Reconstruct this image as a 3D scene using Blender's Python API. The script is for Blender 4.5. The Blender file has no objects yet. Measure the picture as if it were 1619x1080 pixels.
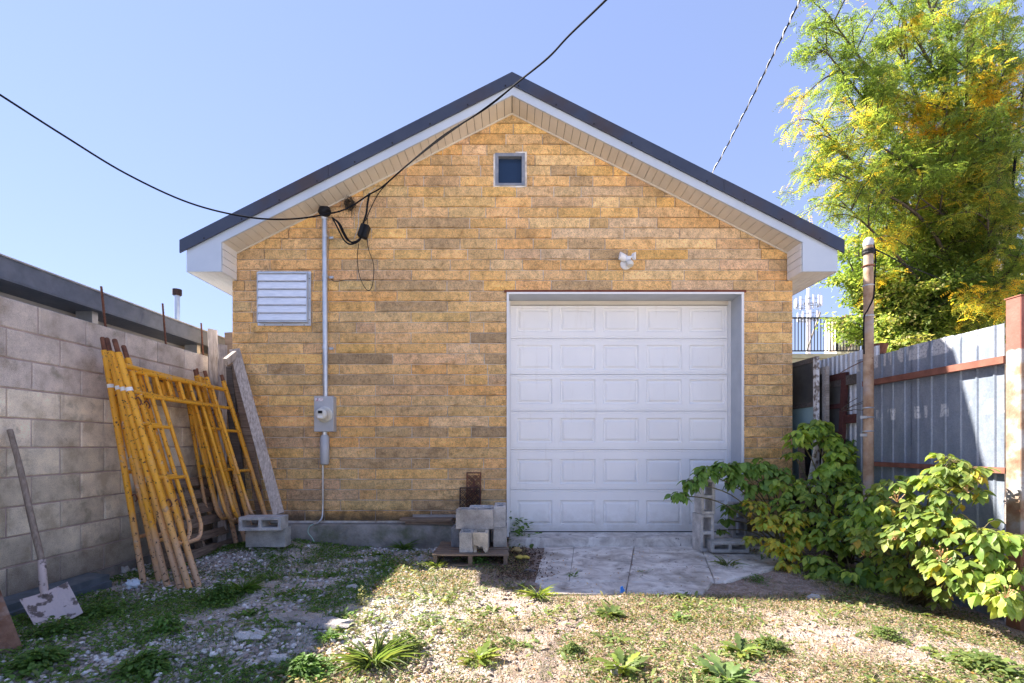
import bpy, math, random
import numpy as np
from mathutils import Vector, Matrix
random.seed(7); rng = np.random.default_rng(7)
C = bpy.context.scene.collection
scn = bpy.context.scene
rad = math.radians

# ------------------------------------------------------------ camera, sky, sun, exposure
CAMH = 1.13; F = 787.0; CX = 809.5; HY = 704.0
cam = bpy.data.cameras.new('camera'); cam.sensor_width = 36; cam.lens = F / 1619 * 36
cam.shift_y = (HY - 540) / 1619; cam.clip_end = 3000; cam.clip_start = 0.05
co = bpy.data.objects.new('camera', cam); C.objects.link(co)
co.location = (0, 0, CAMH); co.rotation_euler = (rad(90), 0, 0); scn.camera = co
SUN = Vector((-1.07, 0.435, 1.0)).normalized()
world = bpy.data.worlds.new('World'); scn.world = world; world.use_nodes = True
wn = world.node_tree; wn.nodes.clear()
sky = wn.nodes.new('ShaderNodeTexSky'); sky.sky_type = 'NISHITA'; sky.sun_disc = False
sky.sun_elevation = math.asin(SUN.z); sky.sun_rotation = math.atan2(SUN.x, SUN.y)
sky.air_density = 1.0; sky.dust_density = 0.0; sky.ozone_density = 1.0
bg = wn.nodes.new('ShaderNodeBackground'); bg.inputs['Strength'].default_value = 0.15
wo = wn.nodes.new('ShaderNodeOutputWorld')
gam = wn.nodes.new('ShaderNodeGamma'); gam.inputs[1].default_value = 0.4
tnt = wn.nodes.new('ShaderNodeMix'); tnt.data_type = 'RGBA'; tnt.blend_type = 'MULTIPLY'; tnt.inputs[0].default_value = 1.0
tnt.inputs[7].default_value = (0.61, 0.68, 1.0, 1)
wn.links.new(sky.outputs[0], gam.inputs[0]); wn.links.new(gam.outputs[0], tnt.inputs[6]); wn.links.new(tnt.outputs[2], bg.inputs[0]); wn.links.new(bg.outputs[0], wo.inputs[0])
sl = bpy.data.lights.new('sun', 'SUN'); sl.energy = 5.0; sl.angle = rad(0.5); sl.color = (1.0, 0.92, 0.82)
so = bpy.data.objects.new('sun', sl); C.objects.link(so); so.location = (-10, 4, 12)
so.rotation_euler = SUN.to_track_quat('Z', 'Y').to_euler()
scn.view_settings.view_transform = 'Standard'; scn.view_settings.look = 'None'
scn.view_settings.exposure = 2.08; scn.view_settings.gamma = 1.0
scn.view_settings.use_curve_mapping = False
scn.cycles.max_bounces = 8; scn.cycles.transparent_max_bounces = 16

# ------------------------------------------------------------ helpers
def P(px, py, Y):
    return Vector(((px - CX) * Y / F, Y, CAMH + (HY - py) * Y / F))
def G(px, py, z=0.0):
    Y = (CAMH - z) * F / (py - HY)
    return Vector(((px - CX) * Y / F, Y, z))
def W(px, py): return P(px, py, 5.62)          # facade plane
def tag(o, label=None, cat=None, group=None, kind=None):
    if label: o['label'] = label
    if cat: o['category'] = cat
    if group: o['group'] = group
    if kind: o['kind'] = kind
    return o
def thing(name, label, cat, loc=(0, 0, 0), group=None):
    o = bpy.data.objects.new(name, None); C.objects.link(o); o.location = loc
    o.empty_display_size = 0.1
    return tag(o, label, cat, group)
def rootloc(p):
    v = Vector((0, 0, 0))
    while p is not None:
        v = v + p.location; p = p.parent
    return v
class MB:
    def __init__(s): s.v = []; s.f = []
    def add(s, vs, fs):
        n = len(s.v); s.v += [tuple(v) for v in vs]; s.f += [tuple(i + n for i in f) for f in fs]
    def box(s, a, b, ch=0.0):
        x0, y0, z0 = a; x1, y1, z1 = b
        s.add([(x0,y0,z0),(x1,y0,z0),(x1,y1,z0),(x0,y1,z0),(x0,y0,z1),(x1,y0,z1),(x1,y1,z1),(x0,y1,z1)],
              [(0,3,2,1),(4,5,6,7),(0,1,5,4),(1,2,6,5),(2,3,7,6),(3,0,4,7)])
        return s
    def plank(s, p0, p1, wd, w, t):
        p0 = Vector(p0); p1 = Vector(p1); d = (p1 - p0).normalized(); wd = Vector(wd)
        wd = (wd - d * wd.dot(d)).normalized(); n = d.cross(wd)
        a = wd * (w / 2); b = n * (t / 2)
        s.add([p0-a-b, p0+a-b, p0+a+b, p0-a+b, p1-a-b, p1+a-b, p1+a+b, p1-a+b],
              [(0,3,2,1),(4,5,6,7),(0,1,5,4),(1,2,6,5),(2,3,7,6),(3,0,4,7)])
        return s
    def tube(s, pts, r, n=8, caps=True):
        pts = [Vector(p) for p in pts]; m = len(pts)
        rs = r if isinstance(r, (list, tuple)) else [r] * m
        t = (pts[1] - pts[0]).normalized()
        up = Vector((0, 0, 1)) if abs(t.z) < 0.9 else Vector((1, 0, 0))
        a = t.cross(up).normalized(); vs = []
        for i, p in enumerate(pts):
            if 0 < i < m - 1: t = (pts[i+1] - pts[i-1]).normalized()
            elif i: t = (pts[i] - pts[i-1]).normalized()
            a = (a - t * a.dot(t))
            if a.length < 1e-6: a = t.orthogonal()
            a.normalize(); b = t.cross(a)
            for k in range(n):
                w = 2 * math.pi * k / n
                vs.append(p + (a * math.cos(w) + b * math.sin(w)) * rs[i])
        fs = [(i*n+k, i*n+(k+1) % n, (i+1)*n+(k+1) % n, (i+1)*n+k) for i in range(m-1) for k in range(n)]
        if caps: fs += [tuple(range(n-1, -1, -1)), tuple((m-1)*n+k for k in range(n))]
        s.add(vs, fs); return s
    def prism(s, poly, d):                 # poly: 3D points, d: extrusion vector
        n = len(poly); d = Vector(d); A = [Vector(p) for p in poly]
        s.add(A + [p + d for p in A], [tuple(range(n))[::-1], tuple(range(n, 2*n))] +
              [(i, (i+1) % n, (i+1) % n + n, i + n) for i in range(n)])
        return s
    def lathe(s, c, prof, axis='z', n=16):
        c = Vector(c); vs = []
        for (r, h) in prof:
            for k in range(n):
                w = 2*math.pi*k/n; u, v = r*math.cos(w), r*math.sin(w)
                vs.append(c + (Vector((u, v, h)) if axis == 'z' else Vector((u, h, v)) if axis == 'y' else Vector((h, u, v))))
        m = len(prof)
        fs = [(i*n+k, i*n+(k+1) % n, (i+1)*n+(k+1) % n, (i+1)*n+k) for i in range(m-1) for k in range(n)]
        fs += [tuple(range(n))[::-1], tuple((m-1)*n+k for k in range(n))]
        s.add(vs, fs); return s
    def ball(s, c, r, n=8, sq=(1, 1, 1), jit=0):
        vs = []; c = Vector(c)
        for i in range(1, n):
            for k in range(2*n):
                th = math.pi*i/n; w = math.pi*k/n
                q = 1 + random.uniform(-jit, jit)
                vs.append(c + Vector((math.sin(th)*math.cos(w)*sq[0], math.sin(th)*math.sin(w)*sq[1], math.cos(th)*sq[2])) * r * q)
        m = n - 1; N = 2*n
        fs = [(i*N+k, (i+1)*N+k, (i+1)*N+(k+1) % N, i*N+(k+1) % N) for i in range(m-1) for k in range(N)]
        fs += [tuple(range(N)), tuple((m-1)*N+k for k in range(N))[::-1]]
        s.add(vs, fs); return s
    def mesh(s, name, mat, off=(0, 0, 0), smooth=False):
        me = bpy.data.meshes.new(name); o = Vector(off)
        me.from_pydata([tuple(Vector(v) - o) for v in s.v], [], s.f); me.update()
        if mat: me.materials.append(mat)
        if smooth:
            me.shade_smooth()
        return me
    def build(s, name, mat, parent=None, loc=None, smooth=False, local=False, bevel=0, color=None, fixn=True):
        off = Vector((0, 0, 0))
        if not local: off = rootloc(parent) if parent else Vector(loc or (0, 0, 0))
        me = s.mesh(name, mat, off, smooth)
        if fixn:
            import bmesh
            bm = bmesh.new(); bm.from_mesh(me); bmesh.ops.recalc_face_normals(bm, faces=bm.faces)
            if bevel:
                bmesh.ops.bevel(bm, geom=[e for e in bm.edges], offset=bevel, segments=1, affect='EDGES')
            bm.to_mesh(me); bm.free()
        o = bpy.data.objects.new(name, me); C.objects.link(o)
        if parent: o.parent = parent
        elif loc is not None: o.location = loc
        if color: o.color = (*color, 1)
        return o
def smooth_angle(o, a=35):
    me = o.data; me.shade_smooth()
    try: me.set_sharp_from_angle(angle=rad(a))
    except Exception: pass
    return o
def cr(pts, k=6):
    pts = [Vector(p) for p in pts]; pts = [pts[0]*2 - pts[1]] + pts + [pts[-1]*2 - pts[-2]]; out = []
    for i in range(1, len(pts) - 2):
        a, b, c, d = pts[i-1:i+3]
        for j in range(k):
            t = j / k
            out.append(0.5*((2*b) + (c-a)*t + (2*a-5*b+4*c-d)*t*t + (-a+3*b-3*c+d)*t**3))
    out.append(pts[-2]); return out
def copy_tree(o, parent=None):
    c = o.copy(); C.objects.link(c); c.parent = parent
    for ch in [k for k in o.children]: copy_tree(ch, c)
    return c
# numpy noise
_perm = rng.random((256, 256))
def vnoise(x, y):
    xi = np.floor(x).astype(int); yi = np.floor(y).astype(int); fx = x - xi; fy = y - yi
    fx = fx*fx*(3-2*fx); fy = fy*fy*(3-2*fy)
    g = lambda a, b: _perm[a & 255, b & 255]
    return (g(xi, yi)*(1-fx) + g(xi+1, yi)*fx)*(1-fy) + (g(xi, yi+1)*(1-fx) + g(xi+1, yi+1)*fx)*fy
def fbm(x, y, o=4):
    s = 0; a = 0.5
    for i in range(o): s = s + a*(vnoise(x + 17.3*i, y + 9.1*i) - 0.5)*2; x = x*2.03; y = y*2.03; a *= 0.5
    return s
def rotm(yaw, pitch, roll):
    cy, sy, cp, sp, cr_, sr = np.cos(yaw), np.sin(yaw), np.cos(pitch), np.sin(pitch), np.cos(roll), np.sin(roll)
    N = len(yaw); R = np.empty((N, 3, 3))       # Rz(yaw) * Ry(pitch) * Rx(roll)
    R[:,0,0]=cy*cp; R[:,0,1]=cy*sp*sr-sy*cr_; R[:,0,2]=cy*sp*cr_+sy*sr
    R[:,1,0]=sy*cp; R[:,1,1]=sy*sp*sr+cy*cr_; R[:,1,2]=sy*sp*cr_-cy*sr
    R[:,2,0]=-sp;   R[:,2,1]=cp*sr;           R[:,2,2]=cp*cr_
    return R
def scatter(name, tv, tf, pos, R, sc, col, mat, parent=None, smooth=False, loc=None):
    """one mesh made of N transformed copies of a small template, colour per copy"""
    tv = np.asarray(tv, float); tf = np.asarray(tf, int); N = len(pos); k = len(tv); m, q = tf.shape
    sc = np.asarray(sc, float)
    if sc.ndim == 1: sc = sc[:, None]
    V = np.einsum('nij,nkj->nki', R, tv[None]*sc[:, None, :]) + np.asarray(pos)[:, None, :]
    off = np.array(rootloc(parent)) if parent else (np.array(loc) if loc is not None else 0)
    V = V - off
    me = bpy.data.meshes.new(name)
    me.vertices.add(N*k); me.vertices.foreach_set('co', V.reshape(-1))
    me.loops.add(N*m*q); me.polygons.add(N*m)
    idx = (tf[None] + (np.arange(N)*k)[:, None, None]).reshape(-1)
    me.loops.foreach_set('vertex_index', idx)
    me.polygons.foreach_set('loop_start', np.arange(N*m)*q)
    try: me.polygons.foreach_set('loop_total', np.full(N*m, q))
    except Exception: pass
    me.update(calc_edges=True)
    a = me.color_attributes.new('col', 'FLOAT_COLOR', 'POINT')
    cc = np.ones((N, k, 4)); cc[..., :3] = np.asarray(col)[:, None, :]
    a.data.foreach_set('color', cc.reshape(-1))
    me.materials.append(mat)
    if smooth: me.shade_smooth()
    o = bpy.data.objects.new(name, me); C.objects.link(o)
    if parent: o.parent = parent
    elif loc is not None: o.location = loc
    return o

# ------------------------------------------------------------ materials
class NT:
    def __init__(s, name):
        s.m = bpy.data.materials.new(name); s.m.use_nodes = True; s.t = s.m.node_tree; s.t.nodes.clear()
        s.o = s.n('ShaderNodeOutputMaterial'); s.p = s.n('ShaderNodeBsdfPrincipled'); s.l(s.p.outputs[0], s.o.inputs[0])
    def n(s, ty, **kw):
        d = s.t.nodes.new(ty)
        for k, v in kw.items():
            if k.startswith('_'): setattr(d, k[1:], v)
            else: d.inputs[k].default_value = v
        return d
    def l(s, a, b): s.t.links.new(a, b)
    def pos(s, kind='world'):
        if kind == 'world': return s.n('ShaderNodeNewGeometry').outputs['Position']
        tc = s.n('ShaderNodeTexCoord'); oi = s.n('ShaderNodeObjectInfo')
        v = s.n('ShaderNodeVectorMath', _operation='ADD'); mu = s.n('ShaderNodeMath', _operation='MULTIPLY'); mu.inputs[1].default_value = 13.7
        s.l(oi.outputs['Random'], mu.inputs[0]); s.l(tc.outputs['Object'], v.inputs[0]); s.l(mu.outputs[0], v.inputs[1])
        return v.outputs[0]
    def noise(s, v, scale, detail=6, rough=0.6, stretch=None, dist=0.0):
        if stretch:
            mp = s.n('ShaderNodeMapping'); mp.inputs['Scale'].default_value = stretch; s.l(v, mp.inputs[0]); v = mp.outputs[0]
        d = s.n('ShaderNodeTexNoise'); d.inputs['Scale'].default_value = scale; d.inputs['Detail'].default_value = detail
        d.inputs['Roughness'].default_value = rough; d.inputs['Distortion'].default_value = dist; s.l(v, d.inputs['Vector']); return d.outputs[0]
    def vor(s, v, scale, feature='F1', out='Distance'):
        d = s.n('ShaderNodeTexVoronoi'); d.feature = feature; d.inputs['Scale'].default_value = scale; s.l(v, d.inputs['Vector']); return d.outputs[out]
    def ramp(s, x, stops):
        r = s.n('ShaderNodeValToRGB'); e = r.color_ramp.elements
        while len(e) < len(stops): e.new(0.5)
        for el, (p, c) in zip(e, stops):
            el.position = p; el.color = (*c, 1) if isinstance(c, (tuple, list)) else (c, c, c, 1)
        s.l(x, r.inputs[0]); return r.outputs[0]
    def mix(s, f, a, b, mode='MIX'):
        m = s.n('ShaderNodeMix', _data_type='RGBA', _blend_type=mode)
        for i, x in ((0, f), (6, a), (7, b)):
            if isinstance(x, (int, float)): m.inputs[i].default_value = x if i == 0 else (x, x, x, 1)
            elif isinstance(x, tuple): m.inputs[i].default_value = (*x, 1)
            else: s.l(x, m.inputs[i])
        return m.outputs[2]
    def math(s, op, a, b=None, clamp=False):
        m = s.n('ShaderNodeMath', _operation=op); m.use_clamp = clamp
        for i, x in ((0, a), (1, b)):
            if x is None: continue
            if isinstance(x, (int, float)): m.inputs[i].default_value = x
            else: s.l(x, m.inputs[i])
        return m.outputs[0]
    def sep(s, v):
        x = s.n('ShaderNodeSeparateXYZ'); s.l(v, x.inputs[0]); return x.outputs
    def bump(s, h, dist=0.01, strength=1.0):
        b = s.n('ShaderNodeBump'); b.inputs['Distance'].default_value = dist; b.inputs['Strength'].default_value = strength
        s.l(h, b.inputs['Height']); s.l(b.outputs[0], s.p.inputs['Normal']); return b
    def col(s, c): 
        if isinstance(c, tuple): s.p.inputs['Base Color'].default_value = (*c, 1)
        else: s.l(c, s.p.inputs['Base Color'])
    def set(s, rough=None, metal=None, spec=None):
        for k, v in (('Roughness', rough), ('Metallic', metal), ('Specular IOR Level', spec)):
            if v is None: continue
            if isinstance(v, (int, float)): s.p.inputs[k].default_value = v
            else: s.l(v, s.p.inputs[k])
        return s
def simple(name, c, c2=None, scale=8, rough=0.6, metal=0, bump=0.0, bs=60, kind='world', stretch=None, c3=None, s3=3, spec=0.5, lo=.35, hi=.68):
    t = NT(name); v = t.pos(kind); x = t.noise(v, scale, stretch=stretch)
    col = t.ramp(x, [(lo, c), (hi, c2 or c)])
    if c3 is not None:
        y = t.noise(v, s3, stretch=stretch); col = t.mix(t.ramp(y, [(0.52, 0.0), (0.68, 1.0)]), col, c3)
    t.col(col); t.set(rough, metal, spec)
    if bump: t.bump(t.noise(v, bs, 5, stretch=stretch), bump)
    return t.m
def mat_objcol(name, scale=5, var=0.35, rough=0.85, bump=0.004, bs=70, speck=200, kind='local'):
    t = NT(name); v = t.pos(kind); oi = t.n('ShaderNodeObjectInfo')
    a = t.ramp(t.noise(v, scale), [(0.3, 1-var), (0.7, 1+var*0.4)])
    b = t.ramp(t.noise(v, speck, 3), [(0.35, 0.72), (0.6, 1.1)])
    c = t.mix(1.0, t.mix(1.0, oi.outputs['Color'], a, 'MULTIPLY'), b, 'MULTIPLY')
    t.col(c); t.set(rough)
    if bump: t.bump(t.noise(v, bs, 6), bump)
    return t.m
def mat_leaf(name, source='attr', trans=0.45, rough=0.5, gain=1.0):
    t = NT(name)
    if source == 'attr':
        a = t.n('ShaderNodeAttribute'); a.attribute_name = 'col'; c = a.outputs['Color']
    else:
        c = t.n('ShaderNodeObjectInfo').outputs['Color']
    v = t.pos('world'); n = t.ramp(t.noise(v, 35, 3), [(0.3, 0.8), (0.7, 1.15)])
    c = t.mix(1.0, c, n, 'MULTIPLY'); c = t.mix(1.0, c, gain, 'MULTIPLY')
    t.col(c); t.set(rough, 0, 0.35)
    tr = t.n('ShaderNodeBsdfTranslucent'); tc = t.mix(1.0, c, (1.2, 1.15, 0.6), 'MULTIPLY'); t.l(tc, tr.inputs[0])
    mx = t.n('ShaderNodeMixShader'); mx.inputs[0].default_value = trans
    t.l(t.p.outputs[0], mx.inputs[1]); t.l(tr.outputs[0], mx.inputs[2]); t.l(mx.outputs[0], t.o.inputs[0])
    return t.m

def mk_brick():
    t = NT('split_stone'); v = t.pos(); oi = t.n('ShaderNodeObjectInfo')
    big = t.ramp(t.noise(v, 3.0, 5), [(0.3, 0.85), (0.68, 1.12)])
    mid = t.ramp(t.noise(v, 16, 7, 0.68), [(0.3, (0.66, 0.62, 0.58)), (0.5, (1, 1, 1)), (0.72, (1.25, 1.22, 1.15))])
    fine = t.ramp(t.noise(v, 150, 4, 0.7), [(0.3, 0.5), (0.5, 1.03), (0.7, 1.4)])
    c = t.mix(1.0, oi.outputs['Color'], big, 'MULTIPLY'); c = t.mix(1.0, c, mid, 'MULTIPLY'); c = t.mix(0.8, c, fine, 'MULTIPLY')
    sp2 = t.ramp(t.noise(v, 62, 5, 0.75), [(0.36, 0.5), (0.48, 1.0), (0.66, 1.3)]); c = t.mix(0.75, c, sp2, 'MULTIPLY')
    pits = t.ramp(t.vor(v, 55), [(0.10, 1.0), (0.2, 0.0)])
    c = t.mix(t.math('MULTIPLY', pits, t.ramp(t.noise(v, 7), [(0.5, 0.0), (0.62, 0.85)])), c, (0.07, 0.045, 0.028))
    # grime: damp line above the foundation, dark runs under the rake, soot patches
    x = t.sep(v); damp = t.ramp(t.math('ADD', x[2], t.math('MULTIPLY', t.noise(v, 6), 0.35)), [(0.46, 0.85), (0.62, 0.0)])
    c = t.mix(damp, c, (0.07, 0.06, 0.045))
    soot = t.ramp(t.noise(v, 1.6, 6, 0.65, stretch=(1, 1, 0.8)), [(0.56, 0.0), (0.72, 0.55)])
    c = t.mix(soot, c, (0.13, 0.10, 0.06))
    eff = t.ramp(t.noise(v, 9, 8, 0.75, stretch=(1, 1, 3)), [(0.64, 0.0), (0.74, 0.3)])
    c = t.mix(eff, c, (0.5, 0.45, 0.38))
    t.col(c); t.set(0.9, 0, 0.25)
    h = t.math('ADD', t.noise(v, 22, 8, 0.65), t.math('MULTIPLY', t.noise(v, 90, 4), 0.4)); t.bump(h, 0.032, 1.0)
    return t.m
def mk_mortar():
    t = NT('mortar'); v = t.pos()
    c = t.ramp(t.noise(v, 5, 6), [(0.32, (0.34, 0.29, 0.24)), (0.46, (0.66, 0.62, 0.58)), (0.6, (0.86, 0.84, 0.82))])
    t.col(c); t.set(0.95); t.bump(t.noise(v, 80, 4), 0.006); return t.m
def mk_cmu():
    t = NT('block_wall_face'); v = t.pos(); oi = t.n('ShaderNodeObjectInfo')
    stain = t.ramp(t.noise(v, 5.5, 7, 0.62), [(0.36, (0.74, 0.71, 0.66)), (0.5, (1, 1, 1)), (0.66, (1.22, 1.21, 1.18))])
    c = t.mix(1.0, oi.outputs['Color'], stain, 'MULTIPLY')
    drip = t.ramp(t.noise(v, 3.2, 5, 0.6, stretch=(1, 2.2, 0.35)), [(0.60, 0.0), (0.68, 0.5)])
    c = t.mix(drip, c, (0.52, 0.46, 0.38))
    moss = t.ramp(t.noise(v, 7, 5), [(0.58, 0.0), (0.72, 0.5)])
    c = t.mix(moss, c, (0.20, 0.19, 0.12))
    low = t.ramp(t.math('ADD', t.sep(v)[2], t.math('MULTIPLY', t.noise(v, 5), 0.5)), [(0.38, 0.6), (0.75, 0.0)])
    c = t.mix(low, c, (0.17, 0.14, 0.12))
    fine = t.ramp(t.noise(v, 260, 3, 0.8), [(0.32, 0.6), (0.55, 1.1)]); c = t.mix(0.9, c, fine, 'MULTIPLY')
    pore = t.ramp(t.vor(v, 85), [(0.12, 0.55), (0.22, 1.0)]); c = t.mix(0.6, c, pore, 'MULTIPLY')
    t.col(c); t.set(0.95, 0, 0.2); t.bump(t.noise(v, 120, 5, 0.7), 0.008); return t.m
def mk_yellow():
    t = NT('worn_yellow_paint'); v = t.pos('local'); tc = t.n('ShaderNodeTexCoord'); z = t.sep(tc.outputs['Object'])[2]
    y = t.ramp(t.noise(v, 4), [(0.3, (0.72, 0.33, 0.025)), (0.7, (0.85, 0.43, 0.035))])
    w = t.math('ADD', t.math('MULTIPLY', z, -0.42), t.math('MULTIPLY', t.noise(v, 2.5, 5), 1.0))
    y = t.mix(t.ramp(w, [(0.12, 0.0), (0.42, 0.9)]), y, (0.60, 0.40, 0.27))
    chips = t.ramp(t.noise(v, 13, 7, 0.7), [(0.60, 0.0), (0.66, 0.85)])
    y = t.mix(chips, y, t.ramp(t.noise(v, 5), [(0.4, (0.30, 0.13, 0.05)), (0.6, (0.58, 0.47, 0.37))]))
    spots = t.ramp(t.noise(v, 42, 4, 0.6), [(0.60, 0.0), (0.64, 1.0)])
    y = t.mix(spots, y, (0.07, 0.035, 0.02))
    t.col(y); t.set(0.5, 0, 0.4); t.bump(spots, 0.001); return t.m
def mk_rustpost():
    t = NT('peeling_post_paint'); v = t.pos(); z = t.sep(v)[2]
    pale = t.ramp(t.noise(v, 7, 6), [(0.42, (0.34, 0.325, 0.325)), (0.55, (0.27, 0.18, 0.12)), (0.7, (0.18, 0.08, 0.045))])
    red = t.ramp(t.noise(v, 9), [(0.3, (0.22, 0.07, 0.05)), (0.7, (0.29, 0.11, 0.085))])
    f = t.ramp(t.math('ADD', z, t.math('MULTIPLY', t.noise(v, 12), 0.08)), [(0.0, 0.0), (1.0, 1.0)])
    c = t.mix(t.ramp(t.math('SUBTRACT', t.math('ADD', z, t.math('MULTIPLY', t.noise(v, 14), 0.06)), 1.0), [(0.80, 0.0), (0.81, 1.0)]), pale, red)
    low = t.ramp(t.math('ADD', z, t.math('MULTIPLY', t.noise(v, 6), 0.5)), [(0.55, 0.9), (0.95, 0.0)])
    c = t.mix(low, c, (0.24, 0.10, 0.06))
    t.col(c); t.set(0.7); t.bump(t.noise(v, 40), 0.003); return t.m
def mk_fence(name, c1, c2, patches):
    t = NT(name); v = t.pos(); x = t.sep(v)
    c = t.ramp(t.noise(v, 6, 7, 0.65, stretch=(1, 1, 0.35)), [(0.32, c1), (0.68, c2)])
    fl = t.ramp(t.vor(v, 120, out='Color'), [(0.0, 0.85), (1.0, 1.12)]); c = t.mix(1.0, c, fl, 'MULTIPLY')
    if patches:
        for (z0, hw, th, seed) in ((1.41, 0.045, 0.52, 3.1), (1.93, 0.06, 0.50, 7.7)):
            band = t.ramp(t.math('ABSOLUTE', t.math('SUBTRACT', x[2], z0)), [(hw, 1.0), (hw + 0.012, 0.0)])
            nn = t.noise(v, 5.5 + seed*0.1, 3, 0.55, stretch=(0.1, 1, 0.15)); fine = t.ramp(t.noise(v, 60, 4), [(0.38, 0.2), (0.5, 1.0)])
            m = t.math('MULTIPLY', t.math('MULTIPLY', band, t.ramp(nn, [(th, 0.0), (th + 0.02, 1.0)])), fine)
            c = t.mix(t.math('MULTIPLY', m, 0.8), c, (0.62, 0.63, 0.65))
    t.col(c); t.set(t.ramp(t.noise(v, 20), [(0.3, 0.42), (0.7, 0.62)]), 0.35, 0.5); t.bump(t.noise(v, 30), 0.001); return t.m
def mk_ground():
    t = NT('ground_soil'); v = t.pos(); x = t.sep(v)
    soil = t.ramp(t.noise(v, 9, 8, 0.7), [(0.3, (0.27, 0.225, 0.195)), (0.5, (0.56, 0.50, 0.455)), (0.7, (0.78, 0.72, 0.67))])
    tan = t.ramp(t.noise(v, 13, 8, 0.72), [(0.3, (0.20, 0.14, 0.11)), (0.5, (0.41, 0.305, 0.25)), (0.7, (0.60, 0.48, 0.42))])
    side = t.ramp(t.math('ADD', x[0], t.math('MULTIPLY', t.noise(v, 2.2, 5), 1.2)), [(0.0, 0.0), (0.5, 1.0)])
    c = t.mix(side, soil, tan)
    # pale crushed concrete patches
    pale = t.math('MULTIPLY', t.ramp(t.noise(v, 2.3, 7, 0.62, dist=0.5), [(0.53, 0.0), (0.60, 1.0)]), t.ramp(t.math('ADD', side, t.noise(v, 1.4)), [(0.55, 1.0), (1.0, 0.15)]))
    c = t.mix(t.math('MULTIPLY', pale, 0.75), c, t.ramp(t.noise(v, 30, 6, 0.7), [(0.35, (0.32, 0.29, 0.27)), (0.6, (0.62, 0.60, 0.57))]))
    peb = t.vor(v, 48, out='Color'); pd = t.ramp(t.vor(v, 48), [(0.25, 1.0), (0.45, 0.0)])
    c = t.mix(t.math('MULTIPLY', pd, 0.65), c, t.mix(1.0, t.ramp(peb, [(0.0, (0.30, 0.25, 0.21)), (0.6, (0.62, 0.56, 0.50)), (1.0, (0.78, 0.74, 0.70))]), (1, 1, 1), 'MULTIPLY'))
    moss = t.ramp(t.noise(v, 3.1, 7, 0.7), [(0.54, 0.0), (0.66, 0.35)])
    c = t.mix(moss, c, (0.13, 0.135, 0.055))
    bounce_fill = t.ramp(t.math('ADD', t.math('MULTIPLY', x[1], 0.5), t.math('MULTIPLY', t.noise(v, 3), 0.1)), [(0.80, 1.0), (0.90, 0.0)])  # paler ground out of view around the camera, added to bounce fill light
    c = t.mix(bounce_fill, c, t.ramp(t.noise(v, 20, 6), [(0.3, (0.52, 0.46, 0.39)), (0.7, (0.72, 0.66, 0.58))]))
    dark = t.ramp(t.noise(v, 5.1, 6, 0.6), [(0.62, 0.0), (0.7, 0.6)]); c = t.mix(dark, c, (0.07, 0.055, 0.045))
    t.col(c); t.set(0.95, 0, 0.2)
    h = t.math('ADD', t.math('MULTIPLY', pd, 0.6), t.noise(v, 45, 7, 0.75)); t.bump(h, 0.022); return t.m
def mk_slab():
    t = NT('stained_concrete'); v = t.pos()
    c = t.ramp(t.noise(v, 4, 8, 0.68, dist=0.8), [(0.3, (0.28, 0.25, 0.23)), (0.46, (0.56, 0.51, 0.47)), (0.62, (0.80, 0.76, 0.71))])
    c = t.mix(t.ramp(t.noise(v, 2.2, 6, stretch=(1, 0.5, 1)), [(0.55, 0.0), (0.66, 0.65)]), c, (0.24, 0.20, 0.16))
    c = t.mix(t.ramp(t.noise(v, 11, 7, 0.7), [(0.60, 0.0), (0.66, 0.85)]), c, (0.09, 0.075, 0.065))
    cr_ = t.ramp(t.vor(v, 2.0, 'DISTANCE_TO_EDGE'), [(0.004, 1.0), (0.012, 0.0)])
    c = t.mix(t.math('MULTIPLY', cr_, 0.0), c, (0.07, 0.06, 0.05))
    t.col(c); t.set(0.9, 0, 0.3); t.bump(t.math('SUBTRACT', t.noise(v, 60, 7, 0.75), t.math('MULTIPLY', cr_, 0.0)), 0.006); return t.m
def mk_metal(name, c, c2, rough=0.35, metal=0.8, bump=0.0005, scale=10, stretch=None):
    return simple(name, c, c2, scale, rough, metal, bump, 30, stretch=stretch)
def mk_wood(name, a, b, stretch=(1, 12, 12), kind='local', scale=5):
    t = NT(name); v = t.pos(kind)
    g = t.noise(v, scale, 7, 0.65, stretch=stretch, dist=0.3)
    c = t.ramp(g, [(0.3, a), (0.7, b)]); c = t.mix(t.ramp(t.noise(v, 6), [(0.5, 0.0), (0.75, 0.5)]), c, tuple(0.5*q for q in a))
    t.col(c); t.set(0.85, 0, 0.25); t.bump(g, 0.004); return t.m
def mk_bark(name, a, b):
    t = NT(name); v = t.pos(); g = t.noise(v, 9, 7, 0.7, stretch=(3, 3, 0.5))
    t.col(t.ramp(g, [(0.3, a), (0.7, b)])); t.set(0.9, 0, 0.2); t.bump(g, 0.02); return t.m

M = {}
M['brick'] = mk_brick(); M['mortar'] = mk_mortar(); M['cmu'] = mk_cmu(); M['yellow'] = mk_yellow()
M['blockmortar'] = simple('pink_mortar', (0.40, 0.31, 0.29), (0.58, 0.48, 0.45), 6, 0.95, bump=0.004)
M['post'] = mk_rustpost()
M['fence'] = mk_fence('galvanised_sheet', (0.17, 0.205, 0.26), (0.28, 0.32, 0.385), True)
M['fence2'] = mk_fence('pale_sheet', (0.55, 0.58, 0.62), (0.72, 0.74, 0.77), False)
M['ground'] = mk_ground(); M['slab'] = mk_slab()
M['footing'] = simple('old_footing', (0.15, 0.14, 0.12), (0.34, 0.32, 0.29), 5, 0.95, bump=0.012, bs=25, c3=(0.12, 0.13, 0.08), s3=4)
M['white'] = simple('white_vinyl', (0.76, 0.77, 0.78), (0.82, 0.82, 0.82), 3, 0.4, spec=0.4)
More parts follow.
